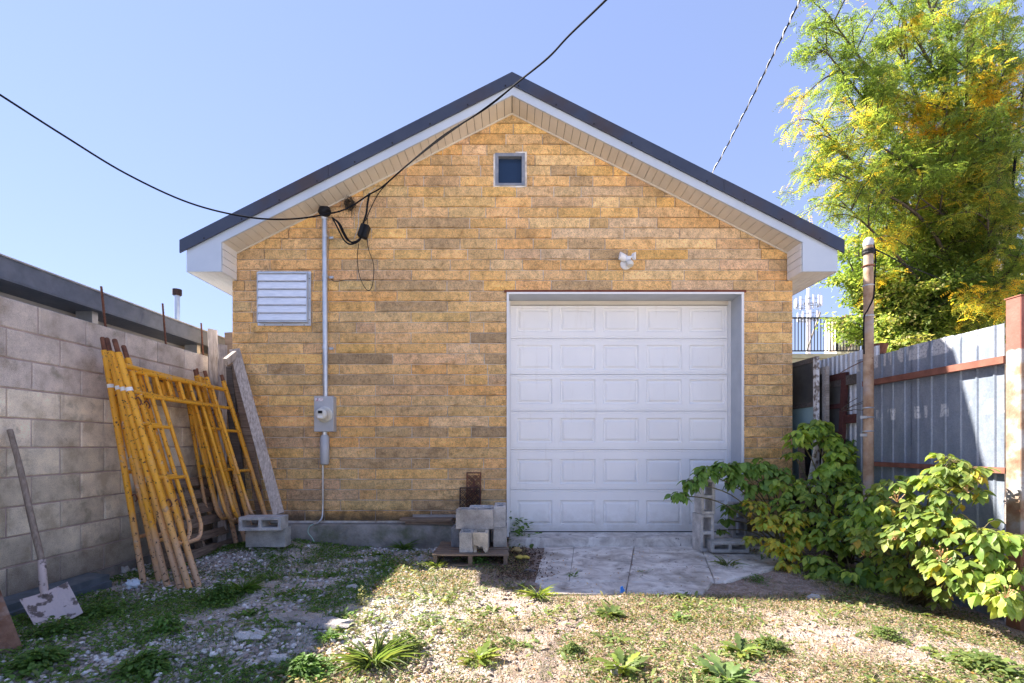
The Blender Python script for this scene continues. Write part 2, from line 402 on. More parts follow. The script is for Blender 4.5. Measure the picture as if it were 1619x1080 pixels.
M['door'] = simple('white_door_paint', (0.86, 0.86, 0.86), (0.90, 0.90, 0.90), 2, 0.38, spec=0.4, bump=0.0004, bs=180)
def mk_door():
    t = NT('white_door_paint'); v = t.pos(); x = t.sep(v)
    c = t.ramp(t.noise(v, 2, 4), [(0.3, (0.85, 0.85, 0.855)), (0.7, (0.90, 0.90, 0.90))])
    g_ = t.ramp(t.math('ADD', x[2], t.math('MULTIPLY', t.noise(v, 7, 6, 0.7), 0.5)), [(0.36, 0.55), (0.62, 0.0)])
    c = t.mix(g_, c, (0.50, 0.46, 0.42))
    st = t.ramp(t.noise(v, 3.5, 6, 0.7, stretch=(3, 1, 0.35)), [(0.58, 0.0), (0.75, 0.22)]); c = t.mix(st, c, (0.55, 0.51, 0.46))
    sp = t.ramp(t.vor(v, 17), [(0.03, 0.6), (0.06, 0.0)]); c = t.mix(t.math('MULTIPLY', sp, t.ramp(t.noise(v, 5), [(0.55, 0.0), (0.6, 1.0)])), c, (0.3, 0.24, 0.2))
    t.col(c); t.set(0.4, 0, 0.4); t.bump(t.math('ADD', t.noise(v, 3, 2), t.math('MULTIPLY', t.noise(v, 180, 2), 0.06)), 0.004); return t.m
M['door'] = mk_door()
M['fascia'] = simple('white_fascia_metal', (0.46, 0.52, 0.60), (0.54, 0.60, 0.67), 2, 0.35, 0.1)
M['soffit'] = simple('cream_soffit', (0.64, 0.59, 0.51), (0.70, 0.65, 0.57), 4, 0.5)
M['soffitw'] = simple('white_soffit', (0.74, 0.73, 0.70), (0.80, 0.79, 0.76), 4, 0.5)
M['roof'] = simple('dark_roof_metal', (0.045, 0.055, 0.085), (0.06, 0.07, 0.10), 3, 0.35, 0.3, c3=(0.065, 0.05, 0.05), s3=1.2)
M['screw'] = simple('dark_screw', (0.02, 0.02, 0.025), rough=0.4, metal=0.6)
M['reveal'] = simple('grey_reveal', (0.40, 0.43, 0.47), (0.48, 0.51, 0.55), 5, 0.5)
M['lintel'] = simple('red_lintel', (0.14, 0.035, 0.02), (0.2, 0.06, 0.03), 12, 0.8)
M['galv'] = mk_metal('galvanised', (0.50, 0.53, 0.57), (0.66, 0.69, 0.72), 0.38, 0.75)
M['alu'] = mk_metal('aluminium_slat', (0.72, 0.75, 0.80), (0.86, 0.88, 0.92), 0.45, 0.55, stretch=(1, 1, 6))
M['greybox'] = simple('grey_enamel', (0.40, 0.42, 0.45), (0.48, 0.50, 0.53), 8, 0.4, 0.1)
M['plastic'] = simple('meter_plastic', (0.62, 0.61, 0.55), (0.68, 0.67, 0.62), 8, 0.3)
M['black'] = simple('black_rubber', (0.010, 0.011, 0.013), (0.02, 0.02, 0.024), 10, 0.6, spec=0.2)
M['blackwire'] = simple('cable_black', (0.008, 0.009, 0.012), (0.014, 0.015, 0.02), 10, 0.85, spec=0.1)
M['glassdark'] = simple('dark_glass', (0.012, 0.03, 0.075), (0.018, 0.04, 0.09), 2, 0.06, 0, spec=0.35)
M['rust'] = simple('rust', (0.09, 0.035, 0.022), (0.22, 0.09, 0.05), 20, 0.9, bump=0.004)
M['rustrail'] = simple('red_oxide_rail', (0.16, 0.055, 0.035), (0.26, 0.10, 0.065), 10, 0.75, bump=0.002)
M['iron'] = simple('cast_iron', (0.03, 0.017, 0.014), (0.075, 0.035, 0.025), 25, 0.75, 0.2, bump=0.003)
M['cmuloose'] = mat_objcol('loose_block', 7, 0.5, 0.95, 0.005, 90, 220)
M['stone'] = mat_objcol('stone', 12, 0.3, 0.9, 0.006, 60, 150)
M['oldwood'] = mk_wood('weathered_wood', (0.20, 0.175, 0.155), (0.46, 0.43, 0.40))
M['brownwood'] = mk_wood('brown_wood', (0.13, 0.09, 0.065), (0.33, 0.25, 0.19))
M['darkwood'] = mk_wood('dark_wood', (0.06, 0.05, 0.045), (0.17, 0.15, 0.135))
M['maroon'] = mk_wood('maroon_wood', (0.05, 0.02, 0.02), (0.13, 0.05, 0.045))
M['peel'] = simple('peeling_white', (0.22, 0.18, 0.15), (0.72, 0.72, 0.72), 14, 0.8, kind='local', lo=.42, hi=.52)
M['handle'] = mk_wood('shovel_handle', (0.17, 0.13, 0.10), (0.36, 0.30, 0.25), stretch=(10, 10, 1))
M['blade'] = simple('concrete_caked_blade', (0.14, 0.11, 0.10), (0.56, 0.47, 0.46), 16, 0.85, bump=0.004, lo=.40, hi=.47)
M['gutter'] = mk_metal('gutter_metal', (0.11, 0.14, 0.19), (0.17, 0.20, 0.26), 0.45, 0.25)
M['nwall'] = simple('neighbour_wall', (0.42, 0.43, 0.45), (0.60, 0.60, 0.60), 3, 0.6)
M['darkgap'] = simple('dark_recess', (0.03, 0.03, 0.035), rough=0.9)
M['leaf'] = mat_leaf('leaf', 'attr', 0.5, 0.5, 1.35); M['leafo'] = mat_leaf('shrub_leaf', 'obj', 0.5, 0.42, 1.75)
M['grass'] = mat_leaf('grass', 'attr', 0.3, 0.7); M['crown'] = mat_leaf('crown_leaf', 'attr', 0.58, 0.5, 1.85)
M['bark'] = mk_bark('bark', (0.04, 0.032, 0.025), (0.13, 0.11, 0.09))
M['stem'] = simple('stem', (0.10, 0.07, 0.03), (0.17, 0.16, 0.05), 20, 0.7)
M['pole'] = mk_bark('utility_pole_wood', (0.09, 0.075, 0.065), (0.24, 0.21, 0.185))
M['pipe'] = simple('pole_rust_paint', (0.24, 0.14, 0.08), (0.50, 0.37, 0.26), 9, 0.75, bump=0.002, c3=(0.34, 0.31, 0.31), s3=3.2)
M['railing'] = simple('railing_paint', (0.018, 0.020, 0.026), rough=0.5)
M['cream'] = simple('cream_siding', (0.50, 0.50, 0.36), (0.60, 0.59, 0.44), 4, 0.7)
M['tower'] = simple('pale_mast', (0.62, 0.66, 0.70), (0.75, 0.78, 0.80), 1, 0.5)
M['tgrey'] = simple('mast_bracket', (0.18, 0.22, 0.28), rough=0.6)
M['teal'] = simple('pale_glass', (0.25, 0.38, 0.40), (0.36, 0.50, 0.50), 2, 0.08, spec=0.8)
M['screen'] = simple('dusty_screen', (0.05, 0.05, 0.05), (0.12, 0.115, 0.105), 4, 0.35)
M['pebble'] = None
def attrmat(name, rough=0.9):
    t = NT(name); a = t.n('ShaderNodeAttribute'); a.attribute_name = 'col'; v = t.pos()
    t.col(t.mix(1.0, a.outputs['Color'], t.ramp(t.noise(v, 90, 4), [(0.3, 0.75), (0.7, 1.1)]), 'MULTIPLY')); t.set(rough, 0, 0.25); return t.m
M['pebble'] = attrmat('pebbles')
# ------------------------------------------------------------ terrain
def hfun(x, y):
    x = np.asarray(x, float); y = np.asarray(y, float)
    near = np.exp(-(np.maximum(0, np.hypot(x, y-4)-6)/6)**2)
    h = (0.030*fbm(x*0.9+3, y*0.9+5, 3) + 0.012*fbm(x*6, y*6, 4))*near
    s = np.clip((x-2.3)/1.0, 0, 1); h = h - 0.10*s*s*(3-2*s)*np.clip(1-(y-4.6), 0, 1)*near
    h = h + 0.10*np.exp(-(((x+2.55)/0.55)**2 + ((y-5.25)/0.35)**2))
    h = h + 0.045*np.exp(-(((x+1.25)/0.45)**2 + ((y-3.0)/0.25)**2)) + 0.03*np.exp(-(((x+1.7)/0.4)**2 + ((y-2.75)/0.2)**2))
    ap = np.clip((x-0.0)/0.25, 0, 1)*np.clip((3.05-x)/0.75, 0, 1)*np.clip((y-3.7)/0.2, 0, 1)
    h = h*(1-ap) + (-0.008)*ap
    return h
def axis(lo, hi, a, b, step, grow=1.35):
    c = list(np.arange(a, b, step)); s = step; v = a; L = []
    while v > lo: s *= grow; v -= s; L.append(v)
    s = step; v = c[-1]; R = []
    while v < hi: s *= grow; v += s; R.append(v)
    return np.array(L[::-1] + c + R)
gx = axis(-500, 500, -3.9, 4.2, 0.028); gy = axis(-400, 900, 1.9, 6.2, 0.028)
GX, GY = np.meshgrid(gx, gy); GZ = hfun(GX, GY)
GZ[(np.abs(GX) > 30) | (np.abs(GY) > 40)] = 0
GZ = GZ + np.where((np.abs(GX) < 4) & (GY > 1.9) & (GY < 6), 0.011*fbm(GX*22, GY*22, 3), 0)
ny, nx = GX.shape
me = bpy.data.meshes.new('ground'); V = np.stack([GX, GY, GZ], -1).reshape(-1)
I = np.arange(nx*ny).reshape(ny, nx); Fq = np.stack([I[:-1, :-1], I[:-1, 1:], I[1:, 1:], I[1:, :-1]], -1).reshape(-1, 4)
me.vertices.add(nx*ny); me.vertices.foreach_set('co', V); me.loops.add(Fq.size); me.polygons.add(len(Fq))
me.loops.foreach_set('vertex_index', Fq.reshape(-1)); me.polygons.foreach_set('loop_start', np.arange(len(Fq))*4)
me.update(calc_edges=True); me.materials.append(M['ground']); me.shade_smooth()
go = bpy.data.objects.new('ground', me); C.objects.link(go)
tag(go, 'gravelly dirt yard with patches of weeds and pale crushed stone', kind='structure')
def H(x, y): return float(hfun(x, y))

# ------------------------------------------------------------ garage building
B = thing('garage_building', 'low gabled garage faced in golden split stone with a white panelled door', 'garage', (0, 5.62, 0))
SL = 0.506; ZA = 4.87                                   # rake slope, soffit apex height
XL, XR = -3.16, 3.17
DX0, DX1, DZ = -0.057, 2.607, 2.855                      # door opening
WX0, WX1, WZ0, WZ1 = -0.179, 0.136, 4.066, 4.409         # gable window
def roofz(x): return ZA - SL*abs(x)
wall = MB()
Yw = 5.631; Yb = 5.88
def slab2(x0, x1, z0, top=None, z1=None):
    if z1 is not None: pts = [(x0, Yw, z0), (x1, Yw, z0), (x1, Yw, z1), (x0, Yw, z1)]
    else: pts = [(x0, Yw, z0), (x1, Yw, z0), (x1, Yw, roofz(x1)), (x0, Yw, roofz(x0))]
    wall.prism(pts, (0, Yb-Yw, 0))
slab2(XL, DX0, 0.2, z1=DZ); slab2(DX1, XR, 0.02, z1=DZ)
slab2(XL, WX0, DZ, z1=None) if False else wall.prism([(XL, Yw, DZ), (WX0, Yw, DZ), (WX0, Yw, roofz(WX0)), (XL, Yw, roofz(XL))], (0, Yb-Yw, 0))
wall.prism([(WX1, Yw, DZ), (XR, Yw, DZ), (XR, Yw, roofz(XR)), (WX1, Yw, roofz(WX1))], (0, Yb-Yw, 0))
wall.prism([(WX0, Yw, DZ), (WX1, Yw, DZ), (WX1, Yw, WZ0), (WX0, Yw, WZ0)], (0, Yb-Yw, 0))
wall.prism([(WX0, Yw, WZ1), (WX1, Yw, WZ1), (WX1, Yw, roofz(WX1)), (0, Yw, ZA), (WX0, Yw, roofz(WX0))], (0, Yb-Yw, 0))
wall.build('wall', M['mortar'], B)
side = MB(); YE = 14.5
side.box((XL+0.01, Yb, -0.1), (XL+0.25, YE, 3.2)); side.box((XR-0.25, Yb, -0.1), (XR-0.01, YE, 3.2)); side.box((XL+0.26, YE-0.25, -0.1), (XR-0.26, YE, 3.2))
t_ = NT('side_stone'); v_ = t_.pos(); br = t_.n('ShaderNodeTexBrick'); br.inputs['Scale'].default_value = 1.0
mp = t_.n('ShaderNodeCombineXYZ'); sx = t_.sep(v_); t_.l(sx[1], mp.inputs[0]); t_.l(sx[2], mp.inputs[1]); t_.l(mp.outputs[0], br.inputs['Vector'])
br.inputs['Brick Width'].default_value = 0.6; br.inputs['Row Height'].default_value = 0.118; br.inputs['Mortar Size'].default_value = 0.006
br.inputs['Color1'].default_value = (0.38, 0.24, 0.11, 1); br.inputs['Color2'].default_value = (0.3, 0.2, 0.1, 1); br.inputs['Mortar'].default_value = (0.4, 0.36, 0.3, 1)
t_.col(br.outputs[0]); t_.set(0.9); t_.bump(t_.noise(v_, 25, 7), 0.015)
side.build('side_wall', t_.m, B)
# foundation
fo = MB()
def rough_block(mb, x0, x1, y0, y1, z0, z1, step=0.09, amp=0.012):
    n = max(2, int((x1-x0)/step)); xs = np.linspace(x0, x1, n+1); ks = []
    for x in xs:
        a = random.uniform(-amp, amp); b = random.uniform(-amp, amp*0.6)
        ks.append([(x, y0+a*0.6, z0), (x, y0+a, (z0+z1)/2), (x, y0+b+0.004, z1-0.02), (x, y0+0.02+b, z1+b*0.5), (x, y1, z1)])
    m = len(ks[0]); vs = [p for k in ks for p in k]
    fs = [(i*m+j, (i+1)*m+j, (i+1)*m+j+1, i*m+j+1) for i in range(n) for j in range(m-1)]
    vs2 = len(vs); mb.add(vs, fs + [tuple(range(m)), tuple(n*m+j for j in range(m))[::-1]])
rough_block(fo, XL-0.02, DX0, 5.47, 5.66, -0.15, 0.255); smooth_angle(fo.build('foundation', M['footing'], B), 50); fo = MB()
rough_block(fo, DX1, XR+0.02, 5.50, 5.66, -0.15, 0.10); smooth_angle(fo.build('foundation', M['footing'], B), 50)
# stones of the facade: joints read row by row (photo pixels)
def ax(*a): return [360 + q/3.52 for q in a]
def bx_(*a): return [500 + q/3.856 for q in a]
def dx_(*a): return [820 + q/3.68 for q in a]
def fx_(*a): return [360 + q/3.855 for q in a]
rows = {
 -10: [], -9: [774.4, 811.5], -8: [742, 800, 857.8], -7: [700, 731.5, 769.8, 826.3, 886.6],
 -6: [681, 714, 757, 845.8, 940.4], -5: [642, 700, 760, 870.8, 911, 969.5], -4: [611.5, 640, 669.8, 727, 843, 900.7, 937.4, 990],
 -3: [575, 644.8, 702, 761.5, 816.7, 875.7, 919, 1015.6, 1050], -2: [540, 611.5, 669, 783.3, 840.7, 936.8, 979, 1037.4, 1067, 1095],
 -1: [560, 594, 650.4, 708.7, 768, 820, 882, 949.6, 1009.4, 1104.5, 1120],
 0: [440, 500, 560, 628.5, 742.6, 800.7, 836.5, 932, 962.7, 1038.8, 1136.6],
 1: ax(60, 340) + [520] + ax(800) + [643, 757.4, 815, 873, 987, 1074.6, 1169.7],
 2: ax(298, 560, 780, 1093, 1293) + [785, 843, 898, 956.7, 1036.8, 1133, 1200],
 3: ax(205, 435, 560, 925, 1133, 1335, 1540) + [855, 932, 991.7, 1088.5, 1203],
 4: ax(235, 560, 635, 835, 1238) + [775, 826, 886.6, 960, 1021, 1138, 1215],
 5: ax(125, 178, 480, 720, 1022, 1345, 1550) + [859, 926.8, 986, 1082, 1197.7],
 6: ax(95, 475, 620, 820, 1220, 1422) + [815, 871.6, 967.6, 1062.7, 1159, 1225],
 7: ax(200, 540, 942, 1348), 8: ax(130, 470, 560, 820, 1222), 9: ax(140, 470, 620, 1020, 1350),
 10: ax(125, 470, 715, 820, 1222, 1425), 11: ax(225, 620, 820, 1020, 1350), 12: ax(422, 600, 820, 1220, 1400),
 13: ax(125, 525, 918, 1325, 1428), 14: ax(222, 425, 620, 1022, 1220, 1445), 15: fx_(135, 575) + bx_(470, 905, 1048),
 16: fx_(100, 463) + bx_(360, 800), 17: fx_(245, 555) + bx_(145, 580, 1030), 18: fx_(170, 463) + bx_(360, 800),
 19: fx_(200, 580) + bx_(470, 688, 1050), 20: fx_(220, 465) + bx_(145, 362, 583, 803, 945), 21: fx_(245, 575) + bx_(260, 690, 1050),
 22: fx_(200, 463) + bx_(360, 803), 23: fx_(300, 555) + bx_(145, 580, 690, 1020), 24: fx_(200, 360) + bx_(255, 362, 803),
 25: fx_(260, 463) + bx_(145, 583, 1025), 26: fx_(150, 360) + bx_(260, 368, 875), 27: fx_(200, 360) + bx_(148, 583, 900), 28: fx_(180, 470) + bx_(50, 360, 700)}
special = {  # row: [(px inside stone, colour key)]
 -5: [(890, 'd')], -4: [(920, 'd'), (870, 'l'), (955, 'l')], -3: [(950, 'g')], -2: [(955, 'L'), (500, 't')], -6: [(890, 'L')],
 0: [(880, 'L'), (1000, 'g'), (680, 'd')], 1: [(1030, 'g'), (1120, 'g'), (930, 'g')], 2: [(920, 'd'), (1000, 'l'), (1080, 'L'), (700, 'd')], 3: [(890, 'g'), (960, 'd'), (1140, 'g'), (710, 'l')],
 4: [(560, 'd'), (1080, 'g')], 5: [(1030, 'L'), (500, 'l'), (680, 'l'), (560, 't')], 6: [(900, 'd'), (740, 'd')], 8: [(640, 'd'), (510, 'd')],
 11: [(780, 'D')], 13: [(560, 'D'), (790, 'd')], 14: [(455, 'd'), (680, 'o')], 15: [(560, 'd')], 19: [(650, 'o'), (560, 'o')],
 20: [(450, 'd'), (680, 'd'), (780, 'D')], 22: [(650, 'd')], 23: [(660, 'd'), (610, 'd')], 21: [(550, 'o')], 16: [(750, 'o')], 27: [(700, 'd')], 7: [(560, 'o'), (600, 'o')]}
pal = {'d': (0.58, 0.40, 0.22), 'D': (0.44, 0.31, 0.18), 'g': (0.78, 0.56, 0.34), 'l': (0.92, 0.58, 0.26), 'L': (0.98, 0.68, 0.34), 'o': (0.84, 0.48, 0.19), 't': (0.82, 0.50, 0.26)}
base_cols = [(0.80, 0.48, 0.20), (0.84, 0.50, 0.20), (0.78, 0.49, 0.23), (0.74, 0.47, 0.23), (0.88, 0.52, 0.20), (0.76, 0.49, 0.26), (0.82, 0.47, 0.18), (0.66, 0.43, 0.22)]
def clip(poly, fn):
    out = []
    for i in range(len(poly)):
        a, b = poly[i], poly[(i+1) % len(poly)]; fa, fb = fn(a), fn(b)
        if fa >= 0: out.append(a)
        if (fa >= 0) != (fb >= 0):
            t = fa/(fa-fb); out.append((a[0]+(b[0]-a[0])*t, a[1]+(b[1]-a[1])*t))
    return out
stones = []
def X_(px): return (px-CX)/140.036
for r in range(-10, 30):
    zt = CAMH + (HY-(344.4+16.53*r))/140.036; zb = zt - 16.53/140.036
    segs = []
    J = rows.get(r, [])
    if r <= 6:
        xs = [XL] + sorted(X_(j) for j in J) + [XR]; segs = list(zip(xs, xs[1:]))
    else:
        if r <= 28:
            xs = [XL] + sorted(X_(j) for j in J) + [DX0]; segs = list(zip(xs, xs[1:]))
        jp = X_(1197.5) if r % 2 else X_(1237)
        segs += [(DX1, jp), (jp, XR)]
    for (a, b) in segs:
        if b - a < 0.03: continue
        key = None
        for (px, k) in special.get(r, []):
            if a < X_(px) < b: key = k
        if -6 <= r <= -4 and a < WX1 and b > WX0:     # cut round the gable window
            parts = [(a, WX0-0.012), (WX1+0.012, b)]
        else: parts = [(a, b)]
        for (p, q) in parts:
            if q - p < 0.03: continue
            stones.append((r, p, q, zb, zt, key))
def stone_mesh(mb, p, q, zb, zt, r):
    g = 0.0048; p += g; q -= g; zb2 = zb + g; zt2 = zt - g
    edge = (abs(p-(XL+g)) < 1e-6, abs(q-(XR-g)) < 1e-6)
    poly = [(p, zb2), (q, zb2), (q, zt2), (p, zt2)]
    cl = clip(clip(poly, lambda c: ZA-0.004 + SL*c[0] - c[1]), lambda c: ZA-0.004 - SL*c[0] - c[1])
    yo = random.uniform(-0.004, 0.003)
    if len(cl) < 3: return False
    rough = 0.008 if r > 5 else 0.004
    if len(cl) == 4 and abs(cl[2][1]-zt2) < 1e-6 and abs(cl[3][1]-zt2) < 1e-6 and cl == poly:
        nx_ = max(2, min(7, int((q-p)/0.085))); xs = np.linspace(p, q, nx_+1); zs = [zb2, zb2+0.006, (zb2+zt2)/2+random.uniform(-.02, .02), zt2-0.006, zt2]
        vs = []; m = len(zs)
        for i, x in enumerate(xs):
            for j, z in enumerate(zs):
                e = (j in (0, m-1)) or (i in (0, len(xs)-1))
                y = 5.619 if e else 5.609 + yo + random.uniform(-rough, rough)
                jx = 0 if i in (0, len(xs)-1) else random.uniform(-.012, .012)
                vs.append((x+jx, y, z + (random.uniform(-.0012, .0012) if e else 0)))
        # side skirts back into the wall
        n0 = len(vs); fs = [(i*m+j, (i+1)*m+j, (i+1)*m+j+1, i*m+j+1) for i in range(len(xs)-1) for j in range(m-1)]
        bc = [(p, 5.634, zb2), (q, 5.634, zb2), (q, 5.634, zt2), (p, 5.634, zt2)]; vs += bc
        L = len(xs)-1
        fs += [tuple([i*m for i in range(L+1)]) + (n0+1, n0), tuple([i*m+m-1 for i in range(L, -1, -1)]) + (n0+3, n0+2),
               tuple([j for j in range(m-1, -1, -1)]) + (n0, n0+3), tuple([L*m+j for j in range(m)]) + (n0+2, n0+1)]
        mb.add(vs, fs)
    else:
        mb.prism([(x, 5.612+yo, z) for x, z in cl], (0, 0.022, 0))
    return True
stones.sort(key=lambda s: -(s[2]-s[1]))
kept = 0; rest = MB()
for (r, p, q, zb, zt, key) in stones:
    mb = MB()
    if not stone_mesh(mb, p, q, zb, zt, r): continue
    if key: c = pal[key]; j = random.uniform(0.93, 1.07); c = tuple(x*j for x in c)
    else:
        c = random.choice(base_cols); j = random.uniform(0.93, 1.16); g_ = random.uniform(0, 1)**2; c = tuple(x*(1-.3*g_)+y*.3*g_ for x, y in zip(c, (0.62, 0.50, 0.31))); c = (c[0]*j, c[1]*j*random.uniform(1.0, 1.07), c[2]*j*random.uniform(.96, 1.15))
    if kept < 300 and len(mb.f):
        o = mb.build('brick', M['brick'], B, color=c); kept += 1
    else:
        n = len(rest.v); rest.v += mb.v; rest.f += [tuple(i+n for i in f) for f in mb.f]
if rest.v: tag(rest.build('small_bricks', M['brick'], B, color=(0.76, 0.48, 0.22)), kind='stuff')
# door reveal, lintel and trim
MB().box((DX0-0.03, 5.598, DZ-0.002), (DX1+0.03, 5.66, DZ+0.022)).build('lintel', M['lintel'], B)
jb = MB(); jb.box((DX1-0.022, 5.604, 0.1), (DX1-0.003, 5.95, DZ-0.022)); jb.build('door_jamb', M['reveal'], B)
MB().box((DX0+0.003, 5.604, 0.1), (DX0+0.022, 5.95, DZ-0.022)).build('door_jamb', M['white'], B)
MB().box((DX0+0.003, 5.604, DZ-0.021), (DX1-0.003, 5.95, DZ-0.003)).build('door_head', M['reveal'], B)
tr = MB(); tr.box((DX1-0.024, 5.594, 0.1), (DX1+0.002, 5.603, DZ-0.003)); tr.build('door_trim', M['white'], B)
MB().box((DX0-0.002, 5.594, 0.1), (DX0+0.020, 5.603, DZ-0.003)).build('door_trim', M['white'], B)
MB().box((DX0+0.021, 5.594, DZ-0.024), (DX1-0.025, 5.603, DZ-0.003)).build('door_trim', M['white'], B)
def D_(px): return (px-CX)*5.9/F
def DZ_(py): return CAMH + (HY-py)*5.9/F
gl, gr = D_(807.2), D_(1150)
st = MB(); st.box((gr+0.001, 5.875, 0.1), (gr+0.04, 5.93, DZ-0.022)); st.build('door_stop', M['white'], B)
MB().box((DX0+0.022, 5.875, 0.1), (gl-0.001, 5.93, DZ-0.022)).build('door_stop', M['white'], B)
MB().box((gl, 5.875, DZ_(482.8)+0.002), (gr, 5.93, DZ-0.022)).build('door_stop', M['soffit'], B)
MB().box((gr+0.041, 5.89, 0.1), (DX1-0.023, 5.94, DZ-0.022)).build('side_seal', simple('wood_strip', (0.30, 0.17, 0.10), (0.4, 0.25, 0.17)), B)
GD = bpy.data.objects.new('garage_door', None); C.objects.link(GD); GD.parent = B; GD.location = (0, 0.28, 0.1)
yb = [482.8, 535.3, 592.1, 650.0, 711.1, 774.5, 840.6]
pp = [(485.9, 524.4), (544, 584.7), (598.7, 638.4), (659.8, 699.8), (724.7, 764.8), (790, 830)]
cols5 = [(D_(817.0+68.3*i), D_(817.0+68.3*i+56.2)) for i in range(5)]
YD = 5.905
for s in range(6):
    z1 = DZ_(yb[s]) - 0.0012; z0 = DZ_(yb[s+1]) + 0.0012; pz1 = DZ_(pp[s][0]) - 0.008; pz0 = DZ_(pp[s][1])
    sec = MB(); xs = [gl] + [x for c in cols5 for x in c] + [gr]
    zr = [(z0, 0.006), (z0+0.004, 0.0), (z0+0.018, 0.0), (z0+0.022, 0.004), (z0+0.027, 0.0), (pz0, 0.0), (pz1, 0.0)]
    if z1 - pz1 > 0.045: zr += [(z1-0.03, 0), (z1-0.025, 0.005), (z1-0.02, 0)]
    zr += [(z1-0.004, 0.0), (z1, 0.006)]
    if zr[4][0] >= pz0: zr = [zr[0], zr[1]] + zr[5:]
    nz = len(zr); vs = [(x, YD+d, z) for x in xs for (z, d) in zr]
    ip = [i for i, (z, d) in enumerate(zr) if z == pz0][0]
    fs = []
    for i in range(len(xs)-1):
        for j in range(nz-1):
            if i % 2 == 1 and j == ip: continue
            fs.append((i*nz+j, (i+1)*nz+j, (i+1)*nz+j+1, i*nz+j+1))
    sec.add(vs, fs)
    sec.add([(gl, YD+0.014, z0), (gr, YD+0.014, z0), (gr, YD+0.014, z1), (gl, YD+0.014, z1), (gl, YD+0.045, z0), (gr, YD+0.045, z0), (gr, YD+0.045, z1), (gl, YD+0.045, z1)],
            [(4, 5, 6, 7), (0, 1, 5, 4), (3, 2, 6, 7), (0, 3, 7, 4), (1, 2, 6, 5)])
    sec.build('door_section', M['door'], GD, fixn=False)
    for (a, b) in cols5:
        pm = MB(); rings = [(0, 0), (0.010, 0.016), (0.016, 0.018), (0.022, 0.018), (0.046, 0.002)]; vs = []
        for (ins, d) in rings: vs += [(a+ins, YD+d, pz0+ins), (b-ins, YD+d, pz0+ins), (b-ins, YD+d, pz1-ins), (a+ins, YD+d, pz1-ins)]
        fs = [(k*4+i, k*4+(i+1) % 4, (k+1)*4+(i+1) % 4, (k+1)*4+i) for k in range(4) for i in range(4)] + [(16, 17, 18, 19)]
        pm.add(vs, fs); pm.build('raised_panel', M['door'], GD, fixn=False)
MB().box((gl, YD-0.004, 0.085), (gr, YD+0.03, DZ_(840.6)+0.002)).build('bottom_seal', M['black'], GD)
MB().box((D_(1142), YD-0.012, DZ_(636)), (D_(1147), YD, DZ_(628))).build('handle', M['galv'], GD) if False else None
# gable window
wf = MB()
fw = 0.026
for (a, b) in (((WX0-0.01, 5.600, WZ0-0.01), (WX0+fw, 5.70, WZ1+0.01)), ((WX1-fw, 5.600, WZ0-0.01), (WX1+0.01, 5.70, WZ1+0.01)),
               ((WX0+fw, 5.600, WZ1-fw), (WX1-fw, 5.70, WZ1+0.01)), ((WX0+fw, 5.600, WZ0-0.01), (WX1-fw, 5.70, WZ0+0.014))): wf.box(a, b)
gw = wf.build('window', simple('window_frame_metal', (0.17, 0.20, 0.25), (0.32, 0.33, 0.36), 12, 0.5, 0.3), B)
MB().box((WX0+fw, 5.66, WZ0+0.014), (WX1-fw, 5.672, WZ1-fw)).build('pane', M['glassdark'], gw)
mw = MB()
for (a, b) in (((WX0-0.03, 5.61, WZ0-0.028), (WX1+0.03, 5.625, WZ0-0.011)), ((WX0-0.03, 5.61, WZ1+0.011), (WX1+0.03, 5.625, WZ1+0.03)),
               ((WX0-0.03, 5.61, WZ0-0.011), (WX0-0.011, 5.625, WZ1+0.011)), ((WX1+0.011, 5.61, WZ0-0.011), (WX1+0.03, 5.625, WZ1+0.011))): mw.box(a, b)
mw.build('sealant', M['mortar'], gw)
